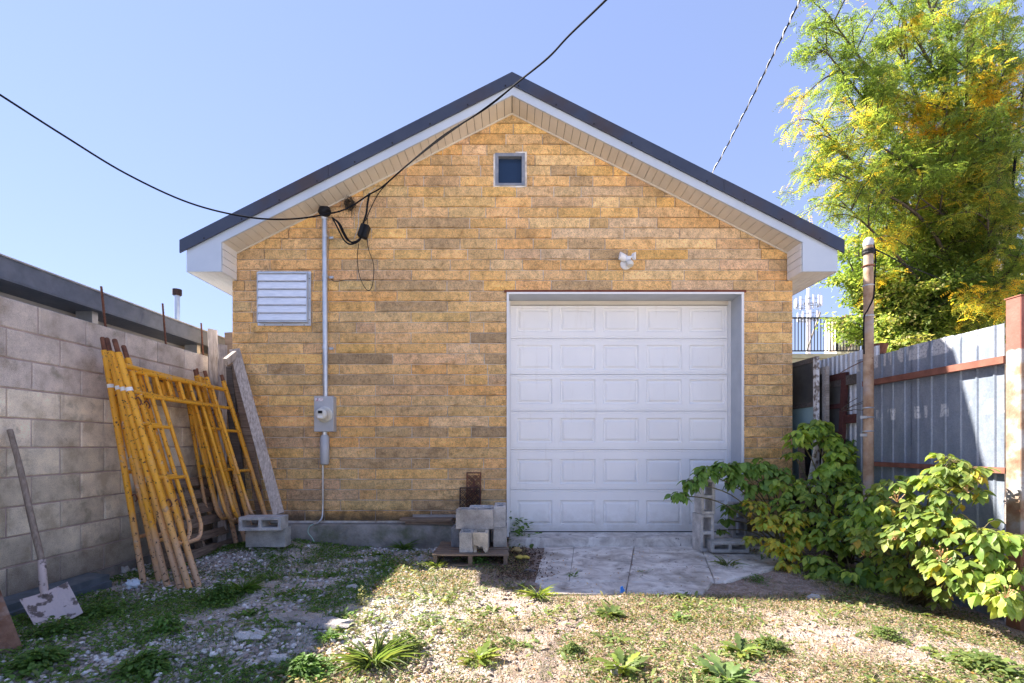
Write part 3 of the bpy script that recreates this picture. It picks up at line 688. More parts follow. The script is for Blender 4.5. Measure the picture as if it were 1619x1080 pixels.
# rake: soffit panels, fascia, dark roof trim, boxed eaves, roof
YF = 5.33
pitch = 0.0822
n = int(3.10/pitch)
for s in (-1, 1):
    for k in range(n+1):
        x0 = s*(k*pitch+0.004); x1 = s*min((k+1)*pitch-0.004+0.003, 3.10)
        if abs(x1) <= abs(x0): continue
        z0, z1 = roofz(x0), roofz(x1); m_ = MB()
        m_.prism([(x0, YF+0.004, z0), (x1, YF+0.004, z1), (x1, YF+0.004, z1+0.012), (x0, YF+0.004, z0+0.012)], (0, 5.62-YF-0.006, 0))
        m_.build('soffit_panel', M['soffit'], B)
    bk = MB(); bk.prism([(0, YF+0.004, ZA+0.013), (s*3.10, YF+0.004, roofz(3.10)+0.013), (s*3.10, YF+0.004, roofz(3.10)+0.02), (0, YF+0.004, ZA+0.02)], (0, 0.28, 0))
    bk.build('soffit_backing', M['darkgap'], B)
    jm = MB(); jm.prism([(0, 5.600, ZA-0.016), (s*3.10, 5.600, roofz(3.10)-0.016), (s*3.10, 5.600, roofz(3.10)-0.001), (0, 5.600, ZA-0.001)], (0, 0.014, 0))
    jm.build('soffit_moulding', M['soffit'], B)
    # fascia
    def fz(x): return ZA - SL*abs(x)
    fa = MB(); t0, t1 = -0.006, 0.10
    fa.prism([(0, YF, fz(0)+t0), (s*3.10, YF, fz(3.10)+t0), (s*3.10, YF, fz(3.10)+t1), (0, YF, fz(0)+t1)], (0, -0.022, 0)); fa.build('fascia', M['fascia'], B)
    # boxed eave
    xo = 3.47; zbt = 2.985; eb = MB()
    eb.prism([(s*3.101, YF, zbt), (s*xo, YF, zbt), (s*xo, YF, roofz(xo)+0.11), (s*3.101, YF, roofz(3.101)+0.10)], (0, -0.019, 0)); eb.build('eave_box_front', M['fascia'], B)
    for k in range(4):                                     # inner return of the box, small lap boards
        zz0 = zbt + k*0.083; zz1 = min(zbt + (k+1)*0.083-0.006, roofz(3.10))
        MB().box((min(s*3.095, s*3.105), YF+0.003, zz0), (max(s*3.095, s*3.105), 5.60, zz1)).build('return_board', M['soffitw'], B)
    for k in range(6):                                     # underside of the eave
        a = s*(3.112+k*0.0595); b_ = s*(3.112+(k+1)*0.0595-0.006)
        MB().box((min(a, b_), YF+0.003, zbt), (max(a, b_), YE, zbt+0.01)).build('eave_soffit_strip', M['soffitw'], B)
    MB().box((min(s*3.11, s*3.465), YF+0.003, zbt+0.012), (max(s*3.11, s*3.465), YE, zbt+0.02)).build('eave_backing', M['darkgap'], B)
    MB().box((min(s*3.468, s*3.485), YF, zbt), (max(s*3.468, s*3.485), YE, roofz(3.48)+0.10)).build('eave_fascia', M['fascia'], B)
    # dark rake trim in two lengths with screws
    Yt = 5.285
    for (a, b_) in (((0.0, 2.25), (2.252, 3.53)) if s > 0 else ((0.0, 1.95), (1.952, 3.53))):
        for_ = MB(); o1, o2 = 0.090, 0.226; dy = 0 if a == 0 else -0.003
        for_.prism([(s*a, Yt+dy, fz(a)+o1), (s*b_, Yt+dy, fz(b_)+o1), (s*b_, Yt+dy, fz(b_)+o2), (s*a, Yt+dy, fz(a)+o2)], (0, 0.018, 0))
        for_.build('rake_trim', M['roof'], B)
    sc_ = MB()
    for k in range(9):
        x = 0.07+0.40*k
        if x > 3.5: break
        sc_.lathe((s*x, Yt-0.001, fz(x)+0.112), [(0.009, 0), (0.008, -0.006), (0.004, -0.008)], 'y', 8)
    sc_.build('trim_screws', M['screw'], B)
    # roof sheet with ribs
    rf = MB(); rf.prism([(0, Yt+0.018, fz(0)+0.20), (s*3.54, Yt+0.018, fz(3.54)+0.20), (s*3.54, Yt+0.018, fz(3.54)+0.23), (0, Yt+0.018, fz(0)+0.23)], (0, YE-Yt+0.3, 0))
    ro = rf.build('roof', M['roof'], B)
    for k in range(22):
        y = Yt+0.25+k*0.42; rb = MB()
        rb.prism([(0, y, fz(0)+0.231), (s*3.54, y, fz(3.54)+0.231), (s*3.54, y, fz(3.54)+0.25), (0, y, fz(0)+0.25)], (0, 0.03, 0)); rb.build('roof_rib', M['roof'], ro)
MB().box((-0.09, Yt+0.1, ZA+0.225), (0.09, YE+0.3, ZA+0.245)).build('ridge_cap', M['roof'], B)
cap = MB(); cap.prism([(-0.05, Yt-0.004, ZA+0.085-0.025), (0, Yt-0.004, ZA+0.085), (0.05, Yt-0.004, ZA+0.06), (0.05, Yt-0.004, ZA+0.215), (0, Yt-0.004, ZA+0.24), (-0.05, Yt-0.004, ZA+0.215)], (0, 0.004, 0))
if False: cap.build('ridge_trim', M['roof'], B)
# threshold and apron
ap = thing('concrete_apron', 'stained grey concrete apron in cracked slabs before the garage door', None, (1.3, 4.8, 0)); ap['kind'] = 'structure'
if 'category' in ap: del ap['category']
def pol(name, pts, z1, z0=-0.12, jit=0.012, sub=6):
    out = []
    for i in range(len(pts)):
        a = Vector(pts[i]); b = Vector(pts[(i+1) % len(pts)])
        for k in range(sub):
            q = a.lerp(b, k/sub); j = 0 if k == 0 else jit*0.35
            out.append((q.x+random.uniform(-j, j), q.y+random.uniform(-j, j)))
    m_ = MB(); zt = [z1+random.uniform(-0.002, 0.002) for _ in out]; n_ = len(out)
    cx = sum(p[0] for p in out)/n_; cy = sum(p[1] for p in out)/n_
    inn = [(cx+(p[0]-cx)*0.985, cy+(p[1]-cy)*0.985) for p in out]
    m_.add([(p[0], p[1], z0) for p in out] + [(p[0], p[1], z1-0.012) for p in out] + [(p[0], p[1], z1) for p in inn],
           [(i, (i+1) % n_, n_+(i+1) % n_, n_+i) for i in range(n_)] + [(n_+i, n_+(i+1) % n_, 2*n_+(i+1) % n_, 2*n_+i) for i in range(n_)] + [tuple(2*n_+i for i in range(n_))])
    return m_.build(name, M['slab'], ap)
pol('threshold_slab', [(DX0+0.02, 5.50), (DX1-0.02, 5.52), (DX1-0.02, 6.0), (DX0+0.02, 6.0)], 0.100)
g = lambda px, py, z=0.02: tuple(G(px, py, z))[:2]
pol('slab', [g(861, 863), g(907.6, 862), g(899.6, 917), g(846, 917)], 0.010)
pol('slab', [g(908, 862), g(1002.4, 862), g(992.6, 917), g(900, 917)], 0.014)
pol('slab', [g(1003, 862), g(1107.4, 862), g(1129.6, 917), g(993, 917)], 0.009)
pol('slab', [g(1108, 862), g(1225, 863), g(1245, 885), g(1218, 899), g(1150, 917), g(1130, 917)], 0.012)
pol('slab', [g(848, 917.7), g(992, 917.7), g(988, 936), g(868, 936)], 0.006)
pol('slab', [g(992.6, 917.7), g(1126, 917.7), g(1112, 937), g(990, 937)], 0.010)

# ------------------------------------------------------------ things on the facade
def W3(px, py, d=0.0): return P(px, py, 5.62-d)
YW = 5.60
LV = thing('louvre_vent', 'silver metal louvre vent with six slats high on the left of the facade', 'vent', W3(451, 516))
a0, a1 = W3(410, 516), W3(493.5, 431)
fl = MB(); fl.box((a0.x, 5.582, a0.z), (a1.x, 5.600, a1.z)); fl.build('flange', M['galv'], LV)
b0, b1 = W3(412.5, 512), W3(490.5, 434.5)
y0 = 5.53
bxm = MB(); bxm.box((b0.x, y0, b0.z), (b0.x+0.008, 5.581, b1.z)); bxm.box((b1.x-0.008, y0, b0.z), (b1.x, 5.581, b1.z))
bxm.box((b0.x+0.009, y0, b1.z-0.01), (b1.x-0.009, 5.581, b1.z)); bxm.box((b0.x+0.009, y0, b0.z), (b1.x-0.009, 5.581, b0.z+0.01)); bxm.build('frame', M['galv'], LV)
MB().box((b0.x+0.009, 5.575, b0.z+0.011), (b1.x-0.009, 5.581, b1.z-0.011)).build('back_plate', M['darkgap'], LV)
hs = (b1.z-b0.z-0.022)/6
for k in range(6):
    zt = b1.z-0.011-k*hs; m_ = MB()
    m_.prism([(b0.x+0.010, y0+0.018, zt-0.001), (b0.x+0.010, y0+0.012, zt-0.018), (b0.x+0.010, y0+0.003, zt-0.022), (b0.x+0.010, y0+0.000, zt-hs+0.008), (b0.x+0.010, y0+0.012, zt-hs+0.002), (b0.x+0.010, y0+0.014, zt-hs+0.004), (b0.x+0.010, y0+0.008, zt-hs+0.012), (b0.x+0.010, y0+0.030, zt-0.001)], (b1.x-b0.x-0.020, 0, 0))
    m_.build('slat', M['alu'], LV)
sc_ = MB()
for (px, py) in ((491.5, 442), (492, 473), (491.5, 507), (421, 515), (449, 515), (483, 515)):
    q = W3(px, py); sc_.lathe((q.x, 5.582, q.z), [(0.006, 0), (0.004, -0.004)], 'y', 8)
sc_.build('screws', M['screw'], LV)

ME = thing('electric_meter', 'grey electric meter box with round glass meter on the conduit', 'meter', W3(517.5, 683))
m0, m1 = W3(503, 683), W3(533, 628)
MB().box((m0.x, 5.50, m0.z), (m1.x, 5.602, m1.z)).build('meter_box', M['greybox'], ME, bevel=0.004)
cxm = W3(513.5, 655.5, 0.12)
mm = MB(); mm.lathe((cxm.x, 5.50, cxm.z), [(0.088, 0), (0.088, -0.018), (0.078, -0.022), (0.076, -0.06), (0.070, -0.068), (0.0685, -0.075)], 'y', 28); smooth_angle(mm.build('meter_ring', M['plastic'], ME))
MB().lathe((cxm.x, 5.426, cxm.z), [(0.066, 0), (0.064, -0.035), (0.052, -0.048), (0.03, -0.052)], 'y', 28).build('meter_dial', M['plastic'], ME, smooth=True)
MB().box((cxm.x-0.024, 5.366, cxm.z+0.004), (cxm.x+0.020, 5.376, cxm.z+0.034)).build('display', M['black'], ME)
MB().box((cxm.x-0.030, 5.368, cxm.z-0.045), (cxm.x+0.024, 5.377, cxm.z-0.018)).build('face_plate', M['white'], ME)
MB().box((m0.x+0.012, 5.497, m1.z-0.055), (m0.x+0.10, 5.4995, m1.z-0.022)).build('label_plate', simple('label_print', (0.72, 0.70, 0.74), (0.35, 0.12, 0.16), 55, 0.5, lo=.5, hi=.6), ME)
cb = W3(517, 690); MB().tube([(cb.x, 5.55, m0.z+0.001), (cb.x, 5.55, m0.z-0.05)], 0.028, 12).build('hub', M['galv'], ME, smooth=False)
rb0 = W3(517, 690); rr = MB(); x0 = rb0.x; zt_ = m0.z-0.035; rr.tube([(x0, 5.55, zt_-0.335), (x0, 5.55, zt_-0.325), (x0, 5.55, zt_-0.30), (x0, 5.55, zt_-0.03), (x0, 5.55, zt_)], [0.028, 0.044, 0.050, 0.050, 0.036], 14)
smooth_angle(rr.build('cable_cover', M['greybox'], ME))

CO = thing('service_conduit', 'galvanised service conduit running up from the meter to the weatherhead', 'conduit', W3(518.5, 628))
cx0 = W3(518.5, 600).x; ztop = W3(518, 350).z
smooth_angle(MB().tube([(cx0, 5.55, m1.z), (cx0-0.012, 5.55, ztop)], 0.0285, 16).build('pipe', M['galv'], CO))
wh = MB(); wh.tube([(cx0-0.012, 5.55, ztop-0.01), (cx0-0.012, 5.545, ztop+0.035)], [0.036, 0.040], 14); wh.build('weatherhead_collar', M['galv'], CO)
smooth_angle(MB().tube([(cx0-0.055, 5.53, ztop+0.045), (cx0-0.02, 5.52, ztop+0.065), (cx0+0.035, 5.49, ztop+0.05), (cx0+0.05, 5.48, ztop+0.03)], [0.034, 0.058, 0.056, 0.04], 14).build('weatherhead', M['black'], CO))
for py in (378, 440, 552):
    z = W3(0, py).z; st = MB(); st.lathe((cx0-0.006, 5.55, z), [(0.033, -0.012), (0.033, 0.012)], 'z', 14); st.box((cx0+0.02, 5.585, z-0.012), (cx0+0.075, 5.60, z+0.012)); st.lathe((cx0+0.066, 5.584, z), [(0.012, 0), (0.010, -0.01)], 'y', 8)
    st.build('strap', M['galv'], CO)
low = cr([P(510.5, 735, 5.57), P(510.5, 770, 5.57), P(510.5, 800, 5.57), P(509, 818, 5.55), P(503, 826, 5.50), P(495, 829, 5.44)], 5)
smooth_angle(MB().tube(low, 0.0105, 10).build('ground_conduit', M['galv'], thing('ground_wire_conduit', 'thin grey conduit dropping from the meter to the footing', 'conduit', low[0])))
gwire = cr([P(495, 829, 5.44), P(489, 833, 5.42), P(487, 842, 5.42), P(493, 850, 5.42), P(497, 857, 5.40)], 5)
tag(MB().tube(gwire, 0.006, 6).build('ground_wire', simple('green_wire', (0.35, 0.5, 0.42)), loc=tuple(gwire[-1]), smooth=True), 'pale green ground wire curling out of the thin conduit at the footing', 'wire')

FL = thing('floodlight', 'white twin motion sensor floodlight above the garage door', 'floodlight', W3(991, 428))
q = W3(991, 415); FX, FZ = q.x, q.z
smooth_angle(MB().lathe((FX-0.018, 5.60, FZ-0.03), [(0.062, 0), (0.062, -0.02), (0.045, -0.03)], 'y', 20).build('back_plate', M['white'], FL))
MB().box((FX-0.026, 5.53, FZ-0.028), (FX+0.026, 5.585, FZ+0.042)).build('body', M['white'], FL, bevel=0.005)
def shade(cx, cz, w, l, ang, yaw):
    m_ = MB(); vs = []; N = 9
    for i in range(2):
        for k in range(N):
            a = math.pi*(0.02 + 0.96*k/(N-1)); r_ = w
            x = (i-0.5)*l; y = -math.sin(a)*r_*0.9; z = math.cos(a)*r_
            p_ = Matrix.Rotation(yaw, 3, 'Z') @ (Matrix.Rotation(ang, 3, 'Y') @ Vector((x, y, z)))
            vs.append(Vector((cx, 5.555, cz)) + p_)
    fs = [(k, k+1, N+k+1, N+k) for k in range(N-1)] + [tuple(range(N)), tuple(range(N, 2*N))[::-1]]
    m_.add(vs, fs); return m_
shade(FX-0.07, FZ+0.035, 0.045, 0.085, 0.25, 0.5).build('lamp_shade', M['white'], FL, smooth=False)
shade(FX+0.075, FZ+0.045, 0.042, 0.035, 0, -0.9).build('lamp_shade', M['white'], FL)
MB().tube([(FX+0.02, 5.55, FZ+0.035), (FX+0.06, 5.55, FZ+0.04)], 0.012, 8).build('knuckle', M['white'], FL)
MB().tube([(FX-0.02, 5.55, FZ+0.03), (FX-0.06, 5.55, FZ+0.03)], 0.012, 8).build('knuckle', M['white'], FL)
smooth_angle(MB().tube([(FX+0.004, 5.54, FZ-0.02), (FX+0.008, 5.50, FZ-0.06), (FX+0.008, 5.49, FZ-0.085)], [0.03, 0.042, 0.03], 12).build('sensor', M['plastic'], FL))

# bird nest
NP = W3(552, 321, 0.08); tw = MB()
for k in range(150):
    a = random.uniform(0, 6.28); b = random.gauss(0, 0.6); r_ = 0.055*random.uniform(0.5, 1.1)
    c0 = Vector((NP.x + math.cos(a)*r_*0.8, 5.555 + random.uniform(-0.05, 0.04), NP.z + math.sin(a)*r_*0.9))
    d = Vector((-math.sin(a), random.uniform(-.6, .6), math.cos(a)))*random.uniform(0.02, 0.06) + Vector((random.gauss(0, .012), 0, random.gauss(0, .012)))
    tw.tube([c0-d, c0+Vector((random.gauss(0, .006), random.gauss(0, .006), random.gauss(0, .006))), c0+d], 0.0016, 3, caps=False)
for k in range(8):
    x = NP.x+random.uniform(-.05, .03); tw.tube([(x, 5.56, NP.z-.03), (x+random.uniform(-.02, .02), 5.56, NP.z-.11-random.random()*.05)], 0.0013, 3, caps=False)
tag(tw.build('bird_nest', simple('dry_twigs', (0.03, 0.024, 0.018), (0.09, 0.07, 0.05), 30, 0.95), loc=tuple(NP)), 'small dark twig bird nest tucked under the rake beside the wires', 'nest')

# cables
def cable(name, label, pts, r, mat='blackwire', cat='cable', k=8, n=6, group=None):
    c = cr(pts, k); return tag(MB().tube(c, r, n).build(name, M[mat], loc=tuple(c[0]), smooth=True), label, cat, group)
cable('overhead_cable', 'thick black cable sagging from the left edge across the sky to the weatherhead', [P(0, 150, 3.95)+(P(0, 150, 3.95)-P(100, 214, 4.3))*7, P(0, 150, 3.95)+(P(0, 150, 3.95)-P(100, 214, 4.3))*1.02, P(0, 150, 3.95), P(100, 214, 4.3), P(200, 275, 4.65), P(300, 321, 4.95), P(390, 343, 5.15), P(460, 346.5, 5.28), P(519, 338, 5.36), P(550, 329, 5.42), P(583, 308, 5.50)], 0.0085)
cable('overhead_cable', 'black service drop cable crossing the roof peak from the top of the sky', [P(958, 0, 3.5)+(P(958, 0, 3.5)-P(866, 92, 4.05))*6, P(958, 0, 3.5)+(P(958, 0, 3.5)-P(866, 92, 4.05)), P(958, 0, 3.5), P(900, 56, 3.85), P(866, 92, 4.05), P(820, 129, 4.32), P(770, 170, 4.6), P(700, 215, 4.9), P(645, 260, 5.15), P(605, 295, 5.4), P(583, 308, 5.50)], 0.008)
cable('overhead_cable', 'second thinner black wire twisted beside the service drop below the roof peak', [P(958, 0, 3.5)+(P(958, 0, 3.5)-P(866, 92, 4.05))*6.05, P(960, 0, 3.5)+(P(958, 0, 3.5)-P(866, 92, 4.05)), P(959, 0, 3.5), P(902, 54, 3.85), P(866, 91, 4.05), P(818, 131, 4.32), P(768, 170, 4.58), P(702, 216, 4.86), P(642, 263, 5.12), P(603, 300, 5.38), P(586, 330, 5.45), P(578, 350, 5.48)], 0.0055)
cable('twisted_wire', 'thin twisted wire rising into the sky behind the right roof slope', [P(1265, 0, 5.0)+(P(1265, 0, 5.0)-P(1222, 88, 5.8))*5, P(1265, 0, 5.0)+(P(1265, 0, 5.0)-P(1222, 88, 5.8)), P(1265, 0, 5.0), P(1222, 88, 5.8), P(1172, 188, 7.0), P(1123, 278, 8.6), P(1070, 360, 11), Vector((3.2, 16, 6.5))], 0.009, cat='wire')
twp = cr([P(1265, 0, 5.0)+(P(1265, 0, 5.0)-P(1222, 88, 5.8)), P(1265, 0, 5.0), P(1222, 88, 5.8), P(1172, 188, 7.0), P(1123, 278, 8.6), P(1070, 360, 11)], 40)
tag(MB().tube([p + Vector((math.cos(i*0.55), 0, math.sin(i*0.55)))*0.012 for i, p in enumerate(twp)], 0.006, 4).build('twisted_wire', M['white'], loc=tuple(twp[0]), smooth=True), 'pale bare strand spiralling round the thin wire behind the right roof slope', 'wire')
for k, (dx, dy) in enumerate(((0, 0), (3, 5), (-3, 9))):
    pts = [P(525, 344, 5.42), P(534+dx, 352+dy*.3, 5.40), P(541+dx, 366+dy*.3, 5.42), P(548+dx, 378+dy*.3, 5.45), P(557+dx, 383+dy*.35, 5.47), P(567+dx*.3, 379+dy*.3, 5.49), P(573, 371+dy*.2, 5.5)]
    cable('service_lead', ('uppermost of three black leads looping from the weatherhead to the splice box', 'middle of three black leads looping from the weatherhead to the splice box', 'lowest of three black leads looping from the weatherhead to the splice box')[k], pts, 0.0085, cat='cable lead')
sb = P(575.5, 366, 5.5); spl = MB(); d1 = Vector((0.35, 0, 1)).normalized()
spl.plank(sb-d1*0.075, sb+d1*0.075, (1, 0, 0), 0.10, 0.08)
SPB = thing('splice_box', 'black cable splice box hanging tilted from the wires on the facade', 'splice box', sb-d1*0.075)
spl.build('body', M['black'], SPB, bevel=0.012)
r2 = MB(); r2.plank(sb+Vector((0.008, -0.041, 0))-d1*0.06, sb+Vector((0.008, -0.041, 0))+d1*0.06, (1, 0, 0), 0.016, 0.012); r2.build('rib', M['blackwire'], SPB)
cable('loop_wire', 'thin black wire hanging in a long open loop below the splice box', [P(581, 345, 5.5), P(580, 372, 5.52), P(583, 395, 5.53), P(590, 415, 5.55), P(591, 432, 5.56), P(589, 450, 5.55), P(584, 459, 5.54), P(577, 455, 5.54), P(568, 435, 5.54), P(565, 408, 5.53), P(567, 385, 5.52)], 0.0042, cat='wire')
cable('splice_tail', 'stiff vertical black wire pair between the anchor and the splice box', [P(584, 306, 5.52), P(581, 322, 5.52), P(579, 338, 5.51), P(574, 354, 5.5)], 0.011, cat='wire')
cable('white_wire', 'pale bare neutral wire curving from the anchor down to the leads', [P(594, 297, 5.5), P(585, 304, 5.52), P(573, 318, 5.53), P(567, 338, 5.53), P(567, 350, 5.53), P(565, 364, 5.52), P(560, 377, 5.48)], 0.0035, 'galv', cat='wire')
cable('tie_wire', 'thin dark tie wire running sideways from the conduit to a wall hook', [P(523, 441, 5.58), P(530, 445, 5.585), P(545, 443, 5.585), P(565, 442.5, 5.585), P(586, 443.5, 5.585)], 0.0035, cat='wire')
# ------------------------------------------------------------ left: block wall and neighbour
WXF = -3.47
BW = thing('block_wall', 'weathered grey concrete block wall along the left of the yard', 'block wall', (WXF, 3.5, 0))
MB().box((WXF-0.195, -1.3, -0.2), (WXF-0.010, 8.4, 2.140)).build('mortar_core', M['blockmortar'], BW)
rb_ = MB(); rb_.box((WXF-0.2, -1.3, -0.2), (WXF+0.012, 8.4, 0.078)); rb_.build('footing', M['footing'], BW)
CH = 0.2065; nb = 0
blocks_far = MB()
for r in range(10):
    zt = 2.145 - r*CH; zb = zt - CH
    off = (3.60 if r % 2 == 0 else 3.42) + (0.05 if r == 0 else 0)
    k0 = -12
    for k in range(k0, 12):
        ya = off + k*0.408; yb_ = ya + 0.408
        if yb_ < -1.2 or ya > 8.3: continue
        gm = 0.006; mb = MB(); a, b, c, d = ya+gm, yb_-gm, zb+gm, zt-(gm if r else 0.001)
        ch = 0.005; jx = random.uniform(-0.002, 0.003); X = WXF+jx
        mb.add([(X, a+ch, c+ch), (X, b-ch, c+ch), (X, b-ch, d-ch), (X, a+ch, d-ch), (X-ch, a, c), (X-ch, b, c), (X-ch, b, d), (X-ch, a, d),
                (X-0.03, a, c), (X-0.03, b, c), (X-0.03, b, d), (X-0.03, a, d)],
               [(0, 1, 2, 3), (0, 4, 5, 1), (1, 5, 6, 2), (2, 6, 7, 3), (3, 7, 4, 0), (4, 8, 9, 5), (5, 9, 10, 6), (6, 10, 11, 7), (7, 11, 8, 4)])
        j = random.uniform(0.85, 1.15)
        col = (0.62*j, 0.55*j, 0.50*j) if r < 3 else (0.84*j, 0.75*j, 0.61*j) if r < 5 else (0.74*j, 0.67*j, 0.54*j)
        if ya > 1.5 or nb > 290: pass
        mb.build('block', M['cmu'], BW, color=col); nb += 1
# neighbour's low metal building behind the wall
NB = thing('neighbour_shed', 'low metal clad building with a dark gutter beam behind the block wall', 'shed', (-4.0, 4, 0))
XF = -3.72
def pxz(y, X=XF): return CAMH + (HY-y)*abs(X)/809.5
z1 = pxz(404); z0 = pxz(437)
MB().box((XF-0.09, -1.5, z0), (XF, 12, z1)).build('gutter_beam', M['gutter'], NB)
MB().box((XF-0.10, -1.5, z1+0.001), (XF+0.012, 12, z1+0.012)).build('beam_lip', M['galv'], NB)
MB().box((XF-0.35, -1.5, z0-0.012), (XF-0.002, 12, z0-0.001)).build('beam_flange', M['gutter'], NB)
MB().box((-4.16, -1.5, -0.1), (-4.05, 12, z0-0.013)).build('wall', M['nwall'], NB)
for y in (4.55, 6.05, 2.2):
    m_ = MB(); m_.box((-3.95, y-0.045, 1.2), (-3.80, y+0.02, z0-0.013)); m_.box((-3.95, y+0.035, 1.2), (-3.86, y+0.085, z0-0.013)); m_.build('stud', M['galv'], NB)
MB().prism([(XF-0.05, -1.5, z1-0.02), (-9, -1.5, z1+0.9), (-9, -1.5, z1+0.95), (XF-0.05, -1.5, z1+0.0)], (0, 13.5, 0)).build('roof', M['gutter'], NB)
# vent pipe on its roof
VP = P(280, 512, 6.9); VT = P(280, 464, 6.9)
vp = thing('vent_pipe', 'galvanised roof pipe with a dark cap beyond the block wall', 'pipe', (VP.x, VP.y, 2.5))
MB().tube([(VP.x, VP.y, 2.3), (VP.x, VP.y, VT.z)], 0.034, 12).build('pipe', M['galv'], vp)
MB().lathe((VP.x, VP.y, VT.z-0.03), [(0.05, 0), (0.058, 0.01), (0.058, 0.085), (0.04, 0.09)], 'z', 12).build('cap', M['iron'], vp)
for (bx, by, tx, ty, lab) in ((168, 520, 160, 453, 'tallest rusty rebar rod sticking up from the wall top, nearest the left edge'), (263, 548, 257, 480, 'middle rusty rebar rod sticking up from the block wall top'), (321.5, 566, 318, 511, 'shortest rusty rebar rod standing on the wall top near the leaning boards')):
    X = -3.57; Y = abs(X)*F/(CX-bx); top = P(tx, ty, Y+0.02); m_ = MB(); m_.tube([(X, Y, 2.10), top], 0.009, 8)
    for k in range(14):
        q = Vector((X, Y, 2.15)).lerp(top, k/14); m_.lathe(q, [(0.0085, -0.002), (0.0115, 0.002), (0.0085, 0.005)], 'z', 8)
    tag(m_.build('rebar_rod', M['rust'], loc=(X, Y, 2.14)), lab, 'rebar', 'rebar rods along the wall top')

# ------------------------------------------------------------ scaffold frames
WF_ = 1.42; OFF = 0.28
def frame_proto():
    R0 = thing('scaffold_frame', 'x', 'scaffold frame')
    def part(name, mb, mat=M['yellow']): return smooth_angle(mb.build(name, mat, R0, local=True), 40)
    part('leg', MB().tube([(0, 0, 0), (0, 0, 1), (0, 0, 1.93)], 0.0235, 12)); part('leg', MB().tube([(0, WF_, 0), (0, WF_, 1), (0, WF_, 1.93)], 0.0235, 12))
    part('coupling_pin', MB().tube([(0, 0, 1.93), (0, 0, 2.03), (0, 0, 2.04)], [0.018, 0.018, 0.012], 10), M['rust']); part('coupling_pin', MB().tube([(0, WF_, 1.93), (0, WF_, 2.0)], 0.018, 10), M['rust'])
    part('top_bar', MB().tube([(0, 0.024, 1.83), (0, 0.7, 1.83), (0, WF_-0.024, 1.83)], 0.021, 12))
    part('cross_bar', MB().tube([(0, 0.024, 1.62), (0, 0.7, 1.62), (0, WF_-0.024, 1.62)], 0.0165, 10))
    for y in (0.60, 0.76): part('strut', MB().tube([(0, y, 1.636), (0, y, 1.81)], 0.0155, 8))
    for s in (0, 1):
        f = (lambda y: y) if s == 0 else (lambda y: WF_-y)
        part('ladder_side', MB().tube(cr([(0, f(OFF), 1.81), (0, f(OFF), 1.2), (0, f(OFF), 0.62), (0, f(OFF-0.015), 0.47), (0, f(OFF-0.09), 0.385), (0, f(0.10), 0.375), (0, f(0.024), 0.375)], 4), 0.0165, 10))
        for z in (1.36, 0.92): part('rung', MB().tube([(0, f(0.024), z), (0, f(OFF-0.017), z)], 0.0155, 8))
        for z in (0.72, 1.55):
            h = MB(); h.tube(cr([(0.02, f(0.0), z), (0.045, f(0.0), z+0.01), (0.05, f(0.012), z-0.03), (0.035, f(0.012), z-0.05)], 3), 0.006, 6); part('brace_hook', h, M['rust'])
    part('paint_band', MB().tube([(0, 0, 1.62), (0, 0, 1.65)], 0.0242, 12), M['white'])
    return R0
fr = frame_proto()
frames = [((227, 921), -3.425, 169.5, -3.17, 'rearmost yellow scaffold frame resting directly against the block wall'),
 ((252.7, 918), -3.385, 176, -3.05, 'second yellow scaffold frame from the block wall, behind the middle of the stack'),
 ((265, 926), -3.345, 183, -2.98, 'third yellow scaffold frame from the block wall in the leaning stack'),
 ((286, 929), -3.295, 190, -2.84, 'third yellow scaffold frame counted from the front of the leaning stack'),
 ((299.5, 930), -3.25, 198, -2.73, 'second yellow scaffold frame from the front, its near foot beside the front foot'),
 ((314.8, 925), -3.195, 207, -2.58, 'frontmost yellow scaffold frame with faded lower legs and full ladder sides in view')]
for i, ((fx, fy), tx, tpx, farx, lab) in enumerate(frames):
    o = fr if i == 0 else copy_tree(fr)
    foot = G(fx, fy, 0.0); foot.z = H(foot.x, foot.y)
    Yt = foot.y+0.01*i; top = Vector(((tpx-CX)*Yt/F, Yt, 1.9))
    yd = (Vector((farx, foot.y+WF_, foot.z))-foot).normalized(); zd = (top-foot); zd = (zd - yd*zd.dot(yd)).normalized(); xd = yd.cross(zd)
    m_ = Matrix((xd, yd, zd)).transposed().to_4x4(); m_.translation = foot; o.matrix_world = m_
    tag(o, lab, 'scaffold frame', 'yellow scaffold frames leaning on the wall')
    if i in (1, 3):
        for ch in [c for c in o.children if c.name.startswith('coupling_pin')]: bpy.data.objects.remove(ch)

